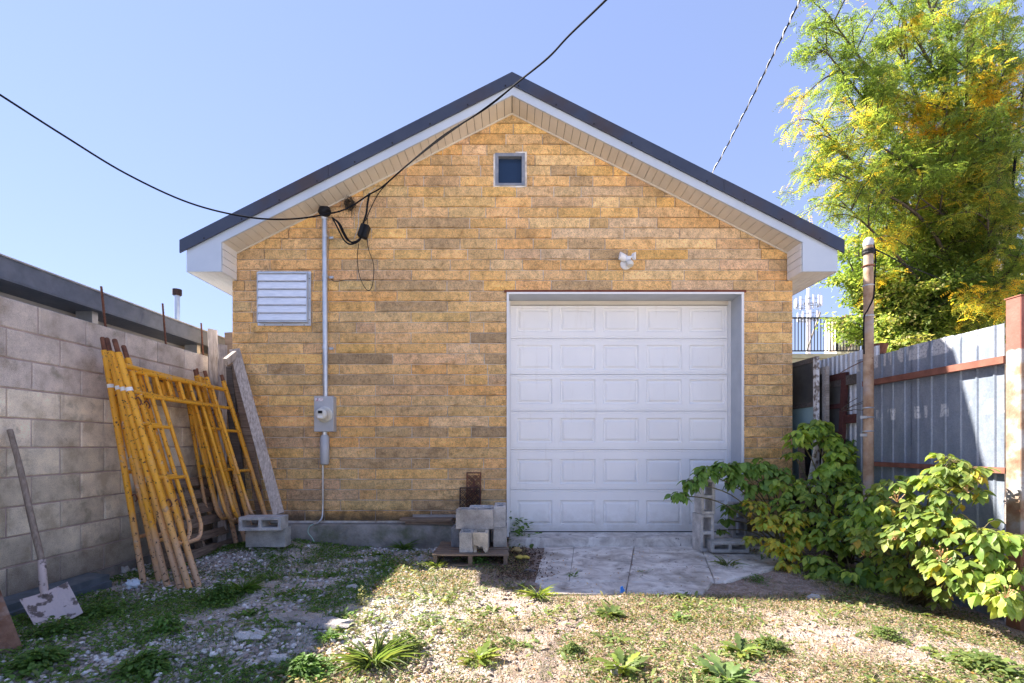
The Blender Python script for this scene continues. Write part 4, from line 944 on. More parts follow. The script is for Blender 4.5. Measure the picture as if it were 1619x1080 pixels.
# ------------------------------------------------------------ concrete blocks
def cblock(name, label, L, Hh, D, c, rot, color, cores=2, group=None, cat='concrete block'):
    """cores run along local z; c = base centre in world, rot = Matrix 3x3"""
    m_ = MB(); t = 0.032
    if cores == 2: xs = [-L/2, -L/2+t, -t/2, t/2, L/2-t, L/2]; holes = (1, 3)
    else: xs = [-L/2, -L/2+t, L/2-t, L/2]; holes = (1,)
    ys = [-D/2, -D/2+t, D/2-t, D/2]; nx_, ny_ = len(xs), 4; tp = 0.004
    def idx(i, j, k): return (k*nx_+i)*ny_+j
    for z in (0, Hh):
        m_.v += [(x+(tp if 0 < i < nx_-1 and z == 0 else 0)*0, y, z) for i, x in enumerate(xs) for y in ys]
    for i in range(nx_-1):
        for j in range(3):
            if j == 1 and i in holes:
                a = [(i, j), (i+1, j), (i+1, j+1), (i, j+1)]
                for q in range(4): p0, p1 = a[q], a[(q+1) % 4]; m_.f.append((idx(*p0, 0), idx(*p1, 0), idx(*p1, 1), idx(*p0, 1)))
                continue
            m_.f.append((idx(i, j, 0), idx(i, j+1, 0), idx(i+1, j+1, 0), idx(i+1, j, 0))); m_.f.append((idx(i, j, 1), idx(i+1, j, 1), idx(i+1, j+1, 1), idx(i, j+1, 1)))
    for i in range(nx_-1): m_.f.append((idx(i, 0, 0), idx(i+1, 0, 0), idx(i+1, 0, 1), idx(i, 0, 1))); m_.f.append((idx(i, 3, 0), idx(i, 3, 1), idx(i+1, 3, 1), idx(i+1, 3, 0)))
    for j in range(3): m_.f.append((idx(0, j, 0), idx(0, j, 1), idx(0, j+1, 1), idx(0, j+1, 0))); m_.f.append((idx(nx_-1, j, 0), idx(nx_-1, j+1, 0), idx(nx_-1, j+1, 1), idx(nx_-1, j, 1)))
    m_.v = [tuple(rot @ Vector(v)) for v in m_.v]; mn = min(v[2] for v in m_.v)
    m_.v = [(v[0]+random.uniform(-.0015, .0015), v[1], v[2]-mn) for v in m_.v]
    o = m_.build(name, M['cmuloose'], None, local=True, color=color); o.location = c
    # soften edges
    md = o.modifiers.new('bev', 'BEVEL'); md.width = 0.004; md.segments = 1; md.limit_method = 'ANGLE'
    tag(o, label, cat, group); return o
UP = Matrix.Identity(3)
def RZ(a): return Matrix.Rotation(rad(a), 3, 'Z')
ONSIDE = Matrix.Rotation(rad(90), 3, 'X')                 # cores face the camera, long axis level
ONEND = Matrix.Rotation(rad(90), 3, 'Y') @ Matrix.Rotation(rad(90), 3, 'X')
G1, G2, G3 = 'concrete blocks by the scaffold', 'concrete blocks piled on the pallet', 'concrete blocks right of the door'
bz = 0.115
lb = P(424.5, 850, 5.12)
cblock('concrete_block', 'solid looking lower grey concrete block in the weeds, under the hollow one beside the scaffold', 0.40, 0.19, 0.145, (lb.x, 5.12, bz-0.02), RZ(1) , (0.50, 0.50, 0.49), group=G1)
cblock('concrete_block', 'grey concrete block on its side with both cores facing out, under the leaning grey plank', 0.41, 0.19, 0.135, (lb.x+0.005, 5.10, bz+0.17), RZ(3) @ ONSIDE, (0.56, 0.56, 0.56), group=G1)

# ------------------------------------------------------------ pallets
def pallet(name, label, loc, rotm_, w, d, h, nsl, mat, slw=0.09):
    R0 = thing(name, label, 'pallet', loc)
    for i in range(3):
        y0 = (-w/2 + 0.022, 0, w/2 - 0.022)[i]
        MB().box((y0-0.019, 0, 0.018), (y0+0.019, d, h-0.018)).build('stringer', mat, R0, local=True)
    for k in range(nsl):
        y = slw/2 + k*(d-slw)/(nsl-1) + random.uniform(-.008, .008); ww = slw*random.uniform(0.85, 1.08); m_ = MB()
        m_.plank((-w/2-random.uniform(0, .01), y, h-0.009), (w/2+random.uniform(0, .01), y+random.uniform(-.01, .01), h-0.009), (0, 1, 0), ww, 0.016)
        m_.build('slat', mat, R0, local=True)
    for y in (0.05, d-0.05): m_ = MB(); m_.plank((-w/2, y, 0.009), (w/2, y, 0.009), (0, 1, 0), 0.09, 0.016); m_.build('bottom_board', mat, R0, local=True)
    R0.rotation_euler = rotm_.to_euler(); return R0
palx = (P(684, 0, 4.63).x + P(803, 0, 4.63).x)/2
pallet('wooden_pallet', 'flat brown wooden pallet carrying the pile of concrete blocks', (palx, 4.63, 0.0), UP, 0.70, 0.60, 0.118, 6, M['brownwood'], 0.085)
# leaning pallet: slats run along the wall
lp0 = Vector((-3.17, 5.02, 0.0)); zd = Vector((-0.26, 0.0, 0.78)).normalized(); xd = Vector((0, 1, 0))
mm_ = Matrix((xd, zd, xd.cross(zd))).transposed()
pl = pallet('wooden_pallet', 'grey weathered pallet leaning on the block wall behind the scaffold frames', lp0, mm_, 1.0, 0.80, 0.12, 6, M['brownwood'], 0.095)

# pile on the pallet
pz = 0.119
def cb(x0, x1, y0, z, lab, colr, H_=0.19, D=0.19, rot=0, cores=2, grp=G2): return cblock('concrete_block', lab, x1-x0, H_, D, ((x0+x1)/2, y0+D/2, z), RZ(rot), colr, cores, grp)
cb(-0.605, -0.225, 4.945, pz, 'lower left bluish grey block on the pallet, mostly hidden under the stained one', (0.27, 0.28, 0.30))
cb(-0.60, -0.225, 5.145, pz, 'lower back concrete block on the pallet nearest the wall', (0.34, 0.33, 0.32), D=0.17)
cb(-0.548, -0.180, 4.86, pz+0.191, 'large block with brown rain stains on its face, top front of the pallet pile', (0.50, 0.46, 0.42), rot=-1)
cb(-0.44, -0.19, 5.075, pz+0.191, 'pale block behind the stained one on top of the pile, cores upward', (0.58, 0.58, 0.58), rot=1, D=0.18)
_b = cblock('concrete_block', 'upper right block of the pallet pile, end on and cores upward, against the door edge', 0.36, 0.21, 0.12, (-0.121, 5.13, pz+0.191), RZ(90), (0.58, 0.56, 0.54), 2, G2)
cblock('concrete_block', 'lower right block of the pallet pile, end on with tapering face', 0.36, 0.19, 0.135, (-0.125, 5.12, pz), RZ(92), (0.52, 0.49, 0.45), 2, G2)
cblock('concrete_block', 'small grey half block standing front left on the pallet edge', 0.128, 0.19, 0.19, (P(737, 0, 4.70).x, 4.78, pz), RZ(0), (0.50, 0.48, 0.45), 1, G2)
# broken cream block
bb = MB(); xb0, xb1 = P(748.5, 0, 4.70).x, P(771.5, 0, 4.70).x; w_ = xb1-xb0
pr = [(0, 0.03), (0.012, 0.055), (0.03, 0.05), (0.045, 0.045), (0.06, 0.03), (0.075, 0.045), (0.09, 0.035), (0.10, 0.0), (0.118, -0.02), (w_, 0.01), (w_, 0.19), (0, 0.19)]
bb.prism([(xb0+x, 4.665, pz+z+0.02 if z < 0.1 else pz+z) for x, z in pr], (0, 0.035, 0))
bb.box((xb0, 4.7001, pz), (xb0+0.03, 4.84, pz+0.19)); bb.box((xb1-0.03, 4.7001, pz), (xb1, 4.84, pz+0.19)); bb.box((xb0, 4.8401, pz), (xb1, 4.87, pz+0.19))
bbm = bb.build('concrete_block', M['cmuloose'], loc=(xb0+w_/2, 4.77, pz), color=(0.68, 0.60, 0.48)); tag(bbm, 'cream half block with a broken notched lower edge, front of the pallet', 'concrete block', G2)
# right of the door
rc = P(1107, 0, 5.38)
cblock('concrete_block', 'lower block of the two block column right of the door, standing on end', 0.39, 0.19, 0.15, (P(1107, 0, 5.38).x, 5.42, 0.012), RZ(6) @ ONEND, (0.66, 0.63, 0.60), 2, G3)
cblock('concrete_block', 'upper block of the two block column, on end under the drooping branch', 0.37, 0.19, 0.15, (P(1110.5, 0, 5.38).x, 5.42, 0.403), RZ(2) @ ONEND, (0.66, 0.63, 0.60), 2, G3)
cblock('concrete_block', 'grey block lying on its side on the apron with two cores facing forward', 0.385, 0.19, 0.115, (P(1150, 0, 5.2).x, 5.30, 0.024), RZ(-2) @ ONSIDE, (0.50, 0.49, 0.47), 2, G3)
cblock('concrete_block', 'block standing on end at the jamb, half hidden behind the leaves', 0.39, 0.17, 0.15, (P(1165, 0, 5.6).x, 5.66, 0.10), RZ(-4) @ ONEND, (0.36, 0.35, 0.35), 2, G3)

# cast iron grates leaning on the facade
def grate(label, x0, x1, z0, z1, yb0, yt0, mat, style):
    R0 = thing('iron_grate', label, 'iron grate', ((x0+x1)/2, yb0, z0), 'iron grates against the facade'); w = x1-x0; h = z1-z0; b = 0.014
    f = MB(); t_ = 0.008
    for (a, c) in (((-w/2, 0), (-w/2+b, h)), ((w/2-b, 0), (w/2, h)), ((-w/2+b, 0), (w/2-b, b)), ((-w/2+b, h-b), (w/2-b, h))): f.box((a[0], 0, a[1]), (c[0], t_, c[1]))
    f.build('frame', mat, R0, local=True)
    pm = MB(); rr_ = (w-2*b)/ (4 if style else 5)
    nx_ = 4 if style else 5; nz_ = int((h-2*b)/rr_)
    for i in range(nx_):
        for j in range(nz_):
            cx_ = -w/2+b+rr_*(i+.5); cz_ = b+rr_*(j+.5); pts = []
            for k in range(9): a = 2*math.pi*k/8; pts.append((cx_+math.cos(a)*rr_*.46, t_/2, cz_+math.sin(a)*rr_*.46))
            pm.tube(pts, 0.0032, 4, caps=False)
            if (i+j) % 2 == 0: pm.tube([(cx_-rr_*.3, t_/2, cz_-rr_*.3), (cx_+rr_*.3, t_/2, cz_+rr_*.3)], 0.0035, 4); pm.tube([(cx_+rr_*.3, t_/2, cz_-rr_*.3), (cx_-rr_*.3, t_/2, cz_+rr_*.3)], 0.0035, 4)
    if style:
        cz_ = h*0.72; pm.box((-0.012, 0, cz_-0.07), (0.012, t_, cz_+0.07)); pm.box((-0.05, 0, cz_-0.012), (-0.0121, t_, cz_+0.012)); pm.box((0.0121, 0, cz_-0.012), (0.05, t_, cz_+0.012))
    pm.build('scrollwork', mat, R0, local=True)
    R0.rotation_euler = (-math.atan2(yt0-yb0, h), 0, 0); return R0
grate('taller rust brown scrollwork iron grate with a cross, behind the block pile', -0.512, -0.345, 0.262, 0.83, 5.53, 5.585, M['rust'], 1)
grate('shorter black iron scroll grate in front of the rusty one', -0.582, -0.352, 0.262, 0.665, 5.485, 5.525, M['iron'], 0)
# planks on the foundation ledge
p0, p1 = P(636, 814, 5.50), P(716, 816, 5.50)
for (dz, dy, dx, lab) in ((0.0, 0.0, 0.04, 'lower brown plank lying on the foundation ledge left of the block pile'), (0.034, -0.02, -0.02, 'upper brown plank stacked on the foundation ledge left of the block pile')):
    m_ = MB(); m_.plank((p0.x+dx, 5.545+dy, 0.275+dz), (p1.x+dx*0.3, 5.53+dy, 0.275+dz), (0, 1, 0), 0.14, 0.030)
    o = m_.build('wood_plank', M['brownwood'], loc=((p0.x+p1.x)/2, 5.54, 0.262+dz)); tag(o, lab, 'plank', 'planks on the foundation ledge')
m_ = MB(); m_.plank((p0.x+.1, 5.585, 0.335), (p1.x+.12, 5.585, 0.335), (0, 0, 1), 0.035, 0.02); tag(m_.build('wood_strip', M['oldwood'], loc=(p0.x, 5.585, 0.27)), 'thin pale strip of wood lying behind the two brown planks', 'wood strip')

# ------------------------------------------------------------ leaning lumber
def board(label, a, b, wd, w, t, mat, name='wood_board', cat='board', grp=None, loc=None):
    m_ = MB(); m_.plank(a, b, wd, w, t); o = m_.build(name, mat, loc=tuple(a)); return tag(o, label, cat, grp)
M['lumber'] = mk_wood('grey_lumber', (0.24, 0.195, 0.165), (0.66, 0.58, 0.52), stretch=(14, 14, 0.8), scale=5)
grp = 'boards leaning in the corner'
board('long grey plank leaning over the concrete blocks against the building', (P(441, 0, 5.12).x, 5.12, bz+0.172+0.135), P(371, 553, 5.50), (1, 0.35, 0), 0.105, 0.04, M['lumber'], grp=grp)
board('pale splintered board reaching highest above the wall corner', (-3.22, 5.45, 0.05), P(336, 521, 5.62), (0.6, 1, 0), 0.10, 0.02, M['lumber'], grp=grp)
board('bluish white board just right of the splintered one, its top below the wall gap', (-3.14, 5.38, 0.05), P(352, 545, 5.55), (0.7, 1, 0), 0.09, 0.022, M['lumber'], grp=grp)
board('short brown board standing upright in the gap against the building corner', (-3.26, 5.95, 0.0), P(362, 526, 5.95), (1, 0, 0), 0.09, 0.03, M['brownwood'], grp=grp)
board('short square timber end sticking out at the top of the long grey plank', P(372, 560, 5.48), P(357, 572, 5.30), (0, 0, 1), 0.07, 0.04, M['lumber'], grp=grp)
board('dark rough timber behind the far legs of the scaffold', (-2.95, 5.52, 0.1), P(360, 580, 5.57), (1, 0, 0), 0.10, 0.04, M['darkwood'], grp=grp)
board('dark narrow plank between the scaffold and the long grey plank', (-2.72, 5.50, 0.1), P(372, 575, 5.58), (1, 0, 0), 0.10, 0.03, M['brownwood'], grp=grp)

# ------------------------------------------------------------ shovel, channel, rusty board, debris
SH = thing('shovel', 'old wooden handled shovel with a concrete caked square blade leaning on the block wall', 'shovel', G(97, 988))
ht = P(17, 680, 3.40); ht.x = min(ht.x, -3.43); bt = P(70, 936, 3.20); tip = G(97, 986, 0.01)
sk = P(66, 886, 3.24)
smooth_angle(MB().tube(cr([ht, ht.lerp(sk, 0.3)+Vector((0.006, 0, 0)), ht.lerp(sk, 0.7), sk], 4), [0.0165]*4+[0.018]*4+[0.019]*4+[0.018], 12).build('handle', M['handle'], SH))
smooth_angle(MB().tube(cr([sk, sk.lerp(bt, 0.5)+Vector((0.008, -0.01, 0)), bt, bt.lerp(tip, 0.15)], 4), [0.021]*4+[0.022]*4+[0.018]*4+[0.010], 12).build('socket', M['blade'], SH))
bl = MB(); d = (tip-bt).normalized(); wv = Vector((0.62, 0.62, 0.12)); wv = (wv-d*wv.dot(d)).normalized(); nn = d.cross(wv); L_ = (tip-bt).length
N1, N2 = 8, 7; vs = []
for i in range(N1):
    for j in range(N2):
        u = i/(N1-1); v = j/(N2-1)*2-1; ww = 0.118*(1-0.06*u)
        vs.append(bt + d*(u*L_) + wv*(v*ww) + nn*(0.022*(v*v) + 0.01*math.sin(u*3)))
T_ = len(vs); vs2 = [p-nn*0.0045 for p in vs]
fs = [(i*N2+j, i*N2+j+1, (i+1)*N2+j+1, (i+1)*N2+j) for i in range(N1-1) for j in range(N2-1)]
fs2 = [tuple(T_+k for k in f[::-1]) for f in fs]
rim = [i*N2 for i in range(N1)] + [(N1-1)*N2+j for j in range(1, N2)] + [i*N2+N2-1 for i in range(N1-2, -1, -1)] + [j for j in range(N2-2, 0, -1)]
fs3 = [(rim[k], rim[(k+1) % len(rim)], T_+rim[(k+1) % len(rim)], T_+rim[k]) for k in range(len(rim))]
bl.add(vs+vs2, fs+fs2+fs3); bl.build('blade', M['blade'], SH)
chn = MB(); ya, yc = 3.0, 3.97
chn.add([(-3.40, ya, 0.0), (-3.23, ya, 0.0), (-3.23, ya, 0.05), (-3.25, ya, 0.055), (-3.25, ya, 0.10), (-3.40, ya, 0.115)] + [(-3.40, yc, 0.0), (-3.19, yc, 0.0), (-3.19, yc, 0.05), (-3.21, yc, 0.055), (-3.21, yc, 0.10), (-3.38, yc, 0.115)],
        [(i, (i+1) % 6, 6+(i+1) % 6, 6+i) for i in range(6)] + [(0, 1, 2, 3, 4, 5), (11, 10, 9, 8, 7, 6)])
tag(chn.build('metal_channel', simple('painted_steel', (0.09, 0.12, 0.15), (0.17, 0.21, 0.25), 9, 0.45, 0.3), loc=(-3.3, 3.5, 0)), 'blue grey folded metal channel lying along the foot of the block wall', 'metal channel')
rp = MB(); rp.plank((-2.745, 2.72, -0.01), (-3.40, 2.86, 1.25), (1, 0.9, 0), 0.11, 0.03)
tag(rp.build('rusty_board', simple('rust_board', (0.13, 0.055, 0.03), (0.26, 0.15, 0.10), 9, 0.9, bump=0.005, kind='local', c3=(0.35, 0.29, 0.26), s3=6), loc=(-2.745, 2.72, 0)), 'rust brown plank leaning at the bottom left corner of the yard', 'plank')
def rock(label, px, py, r, c, sq=(1, 1, 0.6), name='stone', cat='stone', grp='loose stones in the yard'):
    q = G(px, py); z = H(q.x, q.y); m_ = MB(); m_.ball((q.x, q.y, z+r*sq[2]*0.45), r, 4, sq, 0.22)
    return tag(m_.build(name, M['stone'], loc=(q.x, q.y, z), color=c), label, cat, grp)
rock('upright pale concrete chunk by the wall left of the scaffold feet', 198, 905, 0.05, (0.55, 0.52, 0.48), (0.7, 0.7, 1.1))
rock('flat pale block of rubble at the foot of the leaning pallet', 352, 872, 0.07, (0.40, 0.38, 0.30), (1.2, 0.6, 0.4))
rock('small round white stone in the gravel below the grey blocks', 411, 890, 0.028, (0.62, 0.60, 0.60), (1, 1, 0.8))
rock('elongated pale stone in the centre left gravel', 556, 931, 0.045, (0.55, 0.53, 0.51), (1.3, 0.6, 0.5))
rock('long thin pale stone left of the elongated one', 475, 944, 0.04, (0.55, 0.53, 0.52), (1.5, 0.5, 0.4))
rock('rounded tan stone beside the elongated pale stone', 515, 930, 0.03, (0.50, 0.44, 0.40))
rock('flat grey rock half buried below the seedlings in the left foreground', 520, 1000, 0.10, (0.36, 0.33, 0.32), (1.6, 0.8, 0.25))
rock('largest chalky lump in the left foreground rubble', 398, 1020, 0.075, (0.58, 0.56, 0.54), (1.2, 0.7, 0.45))
rock('low grey brown rock left of centre foreground', 470, 990, 0.12, (0.38, 0.34, 0.30), (1.5, 0.8, 0.25))
rock('grey stone at the bottom between the leafy weeds', 975, 1068, 0.035, (0.33, 0.31, 0.30), (1, 1, 0.8))
rock('pale beige stone in the sunlit dirt left of the weeds', 831, 994, 0.028, (0.50, 0.42, 0.34), (1.1, 0.8, 0.6))
rock('grey pointed stone at the shadow edge under the shrubs', 1286, 951, 0.045, (0.42, 0.41, 0.41), (1.2, 0.7, 0.7))
rock('chalky white lump low in the left foreground weeds', 440, 1047, 0.05, (0.60, 0.58, 0.56), (1.2, 0.8, 0.5))
rock('flat slate coloured stone left of the apron corner', 836, 903, 0.05, (0.24, 0.25, 0.28), (1.2, 0.6, 0.35))
# crumpled bag, gloves, blue scrap
m_ = MB(); q = G(210, 931); m_.ball((q.x, q.y, 0.035), 0.055, 6, (1.1, 0.8, 0.75), 0.28)
tag(m_.build('plastic_bag', simple('pale_plastic', (0.50, 0.60, 0.70), (0.66, 0.74, 0.80), 30, 0.35), loc=(q.x, q.y, 0.0)), 'crumpled pale blue plastic bag on the gravel by the scaffold feet', 'plastic bag')
GY_ = simple('yellow_glove', (0.50, 0.37, 0.07), (0.62, 0.50, 0.10), 30, 0.8); GB_ = simple('tan_glove', (0.32, 0.22, 0.09), (0.5, 0.38, 0.16), 30, 0.85)
for (px, py, mt, lab, rz) in ((822, 888, GY_, 'bright yellow work glove lying flat left of the apron', 0.1), (819, 877, GB_, 'crumpled tan work glove just behind the yellow one', 1.9)):
    q = G(px, py); m_ = MB(); z = max(H(q.x, q.y), 0)+0.035; m_.ball((q.x, q.y, z+0.008), 0.045, 5, (1, 0.75, 0.42), 0.12)
    for k in range(5):
        a = rz + (-0.5+0.25*k if k < 4 else 1.25); l = 0.075 if k < 4 else 0.055
        m_.tube([(q.x+math.cos(a)*0.02, q.y+math.sin(a)*0.02, z+0.006), (q.x+math.cos(a)*l*0.8, q.y+math.sin(a)*l*0.8, z+0.012+random.random()*.01), (q.x+math.cos(a+.2)*l*1.25, q.y+math.sin(a+.2)*l*1.25, z+0.002)], [0.014, 0.012, 0.009], 6)
    tag(m_.build('work_glove', mt, loc=(q.x, q.y, z), smooth=True), lab, 'glove', 'work gloves by the apron')
q = G(984, 936, 0.03); m_ = MB(); m_.prism([(q.x-.014, q.y, 0.02), (q.x+.010, q.y, 0.015), (q.x+.018, q.y, 0.04), (q.x+.004, q.y+.008, 0.072), (q.x-.014, q.y+.004, 0.066)], (0, 0.004, 0))
tag(m_.build('blue_scrap', simple('blue_plastic', (0.01, 0.16, 0.62), rough=0.4), loc=(q.x, q.y, 0.015)), 'small bright blue plastic scrap at the front edge of the apron', 'plastic scrap')
q = G(494, 848, 0.05); m_ = MB(); m_.prism([(q.x-.02, 5.40, 0.16), (q.x+.03, 5.40, 0.10), (q.x+.045, 5.40, 0.04), (q.x, 5.40, 0.09)], (0, 0.006, 0))
# ------------------------------------------------------------ right: fence, posts
XFN = 3.45
FN = thing('corrugated_fence', 'galvanised corrugated metal fence with rust red rails on the right', 'fence', (XFN, 4.1, -0.1))
def corr(y0, y1, x, z0, z1, pitch_, depth, rib=0.3):
    m_ = MB(); pts = []; y = y0
    while y < y1-1e-4:
        pts += [(y, 0), (min(y+pitch_*(1-rib)*0.5, y1), 0), (min(y+pitch_*(1-rib*0.6)*0.5+0.0, y1), 0)]
        a = y+pitch_*(0.5-rib/2); b = y+pitch_*(0.5+rib/2)
        pts = pts[:-2]; pts += [(a, 0), (a+pitch_*rib*0.3, -depth), (b-pitch_*rib*0.3, -depth), (b, 0)]; y += pitch_
    pts.append((y, 0)); n_ = len(pts); nz = 6; vs = []
    for k in range(nz):
        z = z0+(z1-z0)*k/(nz-1)
        vs += [(x+d_, yy, z) for yy, d_ in pts]
    fs = [(k*n_+i, k*n_+i+1, (k+1)*n_+i+1, (k+1)*n_+i) for k in range(nz-1) for i in range(n_-1)]
    m_.add(vs, fs); vs2 = [(v[0]+0.0012, v[1], v[2]) for v in vs]; m_.add(vs2, [f[::-1] for f in fs])
    return m_
p_ = 0.136
yy = 3.50; pk = 0
for (nr, zt, dx) in ((3, 1.985, 0.0), (3, 1.992, 0.004), (4, 1.98, 0.0)):
    corr(yy-0.012, yy+nr*p_+0.012, XFN+dx, -0.16, zt, p_, 0.009, 0.2).build('sheet_panel', M['fence'], FN, fixn=False); yy += nr*p_
MB().box((XFN-0.075, 3.42, 1.695), (XFN-0.022, 4.80, 1.745)).build('rail', M['rustrail'], FN)
MB().box((XFN-0.065, 3.42, 0.935), (XFN-0.022, 4.80, 0.975)).build('rail', M['rustrail'], FN)
MB().box((XFN+0.02, 2.0, -0.16), (XFN+0.03, 3.3, 1.98)).build('sheet_panel', M['fence'], FN)
RP = thing('rusty_post', 'square steel gate post, red brown at the top and peeling below, at the right edge', 'post', (3.43, 3.36, -0.1))
MB().box((3.385, 3.31, -0.2), (3.50, 3.415, 2.125)).build('shaft', M['post'], RP, bevel=0.004)
MB().box((3.38, 3.305, 2.126), (3.505, 3.42, 2.134)).build('cap', M['rustrail'], RP)
PO = thing('pipe_pole', 'tall rusty pipe pole with domed cap at the far end of the metal fence', 'pole', (P(1373, 0, 4.45).x, 4.45, -0.05))
xp = P(1373, 0, 4.45).x; zt = P(0, 384, 4.45).z
smooth_angle(MB().tube([(xp, 4.45, -0.1), (xp, 4.45, 1.5), (xp, 4.45, zt)], [0.041, 0.041, 0.039], 16).build('shaft', M['pipe'], PO))
smooth_angle(MB().lathe((xp, 4.45, zt), [(0.0425, -0.03), (0.043, 0.0), (0.037, 0.025), (0.022, 0.043), (0.006, 0.050)], 'z', 16).build('cap', M['greybox'], PO))
for z in (zt-0.07, zt-0.095): MB().lathe((xp, 4.45, z), [(0.046, -0.012), (0.050, 0), (0.046, 0.012)], 'z', 14).build('clamp', M['black'], PO)
MB().lathe((xp, 4.45, zt-0.21), [(0.045, -0.008), (0.052, 0), (0.045, 0.008)], 'z', 14).build('clamp', M['rust'], PO)
for z in (P(0, 452, 4.45).z, P(0, 500, 4.45).z, P(0, 645, 4.45).z, P(0, 660, 4.45).z, P(0, 682, 4.45).z): MB().lathe((xp, 4.45, z), [(0.043, -0.006), (0.047, 0), (0.043, 0.006)], 'z', 14).build('clamp', M['galv'], PO)
for z in (P(0, 660, 4.45).z, P(0, 688, 4.45).z): MB().box((xp-0.09, 4.41, z-0.012), (xp-0.04, 4.43, z+0.012)).build('bracket', M['galv'], PO)
cable('drop_wire', 'black wire hanging down beside the domed pipe pole', [P(1380, 382, 4.42), P(1384, 400, 4.42), P(1383, 440, 4.42), P(1381, 470, 4.41), P(1372, 490, 4.39), P(1366, 505, 4.39), P(1366, 560, 4.40)], 0.006, cat='wire')
cable('pole_wire', 'dark wire running from the domed pole away into the tree', [P(1379, 392, 4.45), P(1400, 402, 4.9), P(1430, 418, 5.6), P(1460, 430, 6.5), P(1500, 446, 8.5)], 0.006, cat='wire')
cable('barbed_wire', 'rusty barbed wire strand sloping between the far fence and the pole', [P(1328, 590, 5.0), P(1342, 582, 4.9), P(1360, 573, 4.6), P(1380, 566, 4.4)], 0.004, 'rust', cat='barbed wire')
# far fence
FF = thing('pale_fence', 'whitish corrugated fence further back between the pole and the stored frames', 'fence', (3.56, 5.4, 0))
for i in range(6): corr(4.82+i*0.60, 4.82+(i+1)*0.60, 3.56+(i % 2)*0.003, -0.1, 2.10+0.012*math.sin(i*2.1), 0.075, 0.014, 0.5).build('sheet_panel', M['fence2'], FF, fixn=False)
MB().box((3.50, 4.8, 1.76), (3.54, 6.6, 1.86)).build('rail', M['darkwood'], FF)
MB().box((3.49, 4.8, 1.36), (3.54, 6.6, 1.45)).build('rail', M['maroon'], FF)
# stored window frames and doors
def wframe(name, label, cat, x, y0, y1, z0, z1, fmat, pmat, bars=(), t=0.035, fw_=0.07, lean=0.0, mats=None, edge=None):
    R0 = thing(name, label, cat, (x, (y0+y1)/2, z0))
    MB().box((x-t/2, y0, z0), (x+t/2, y0+fw_, z1)).build('stile', edge or fmat, R0); MB().box((x-t/2, y1-fw_, z0), (x+t/2, y1, z1)).build('stile', fmat, R0)
    MB().box((x-t/2, y0+fw_, z1-fw_), (x+t/2, y1-fw_, z1)).build('rail', fmat, R0); MB().box((x-t/2, y0+fw_, z0), (x+t/2, y1-fw_, z0+fw_)).build('rail', fmat, R0)
    for b in bars: MB().box((x-t/2, y0+fw_, b-0.025), (x+t/2, y1-fw_, b+0.025)).build('rail', fmat, R0)
    zs = [z0+fw_] + [q for b in sorted(bars) for q in (b-0.025, b+0.025)] + [z1-fw_]
    for i in range(0, len(zs), 2): MB().box((x-0.006, y0+fw_, zs[i]), (x+0.006, y1-fw_, zs[i+1])).build('pane', (mats[i//2] if mats else pmat), R0)
    R0.rotation_euler = (0, lean, 0); return R0
wframe('window_frame', 'largest stored window frame with dusty panes and a peeling white stile beside the building', 'window frame', 3.33, 5.42, 6.35, 0.55, 2.10, M['darkwood'], M['screen'], bars=(1.58,), mats=(M['teal'], M['screen']), edge=M['peel'], fw_=0.055)
wframe('window_frame', 'weathered grey narrow frame standing just behind the peeling stile', 'window frame', 3.40, 5.36, 6.2, 0.3, 1.98, M['oldwood'], M['screen'], bars=(1.2,))
wframe('door_leaf', 'maroon old door with dark panels leaning toward the pale fence', 'door', 3.44, 5.22, 6.0, 0.35, 1.90, M['maroon'], M['screen'], bars=(1.25, 1.55), lean=0.05)
board('tan upright stake against the building corner under the pale glass', (3.21, 5.48, 0.4), (3.19, 5.50, 1.24), (1, 0, 0), 0.055, 0.03, M['brownwood'], name='wood_stake', cat='stake')
board('narrow peeling white board tilted below the pale glass', (3.16, 5.30, 0.7), (3.30, 5.34, 1.32), (1, 0, 0), 0.035, 0.02, M['peel'], cat='board')
board('wider grey peeling board tilted right of the narrow white one', (3.30, 5.30, 0.7), (3.38, 5.34, 1.20), (1, 0, 0), 0.06, 0.02, M['peel'], cat='board')
MB_ = MB(); MB_.box((3.26, 5.52, 0.1), (3.42, 5.56, 1.24)); tag(MB_.build('scrap_sheet', M['black'], loc=(3.34, 5.54, 0.1)), 'black sheet standing low behind the tilted peeling boards', 'scrap sheet')
# twigs
tw = MB()
for k in range(7):
    a = P(1330+random.uniform(0, 10), 648+random.uniform(-2, 4), 4.9); b = P(1340+random.uniform(0, 28), 625+random.uniform(0, 26), 4.8); tw.tube([a, a.lerp(b, .5)+Vector((0, 0, .01)), b], 0.003, 4)
tag(tw.build('dead_twigs', M['bark'], loc=tuple(P(1335, 650, 4.9))), 'bare dead twigs poking between the fence rails and the pole', 'twigs')
# ------------------------------------------------------------ background: balcony house, mast, poles
YB_ = 14.5
def Q(px, py): return P(px, py, YB_)
BH = thing('balcony_house', 'cream flat roofed house with a railed roof deck beyond the fence', 'house', (9, YB_, 0))
zf = Q(0, 558).z; x0_, x1_ = Q(1180, 0).x, Q(1392, 0).x
MB().box((x0_, YB_+0.25, 0), (x1_+0.1, YB_+6, zf-0.45)).build('wall', M['cream'], BH)
for k in range(3): MB().box((x0_, YB_+0.05-k*0.04, zf-0.44+k*0.14), (x1_+0.12, YB_+5, zf-0.31+k*0.14)).build('cornice', M['cream'], BH)
for k in range(8): MB().box((x0_, YB_+0.225, zf-0.62-k*0.2), (x1_+0.1, YB_+0.249, zf-0.455-k*0.2)).build('siding_board', M['cream'], BH)
zr1 = Q(0, 503).z; zr0 = Q(0, 556).z
RL = MB(); RL.box((x0_, YB_-0.03, zr1-0.02), (x1_, YB_+0.01, zr1+0.02)); RL.build('rail', M['railing'], BH)
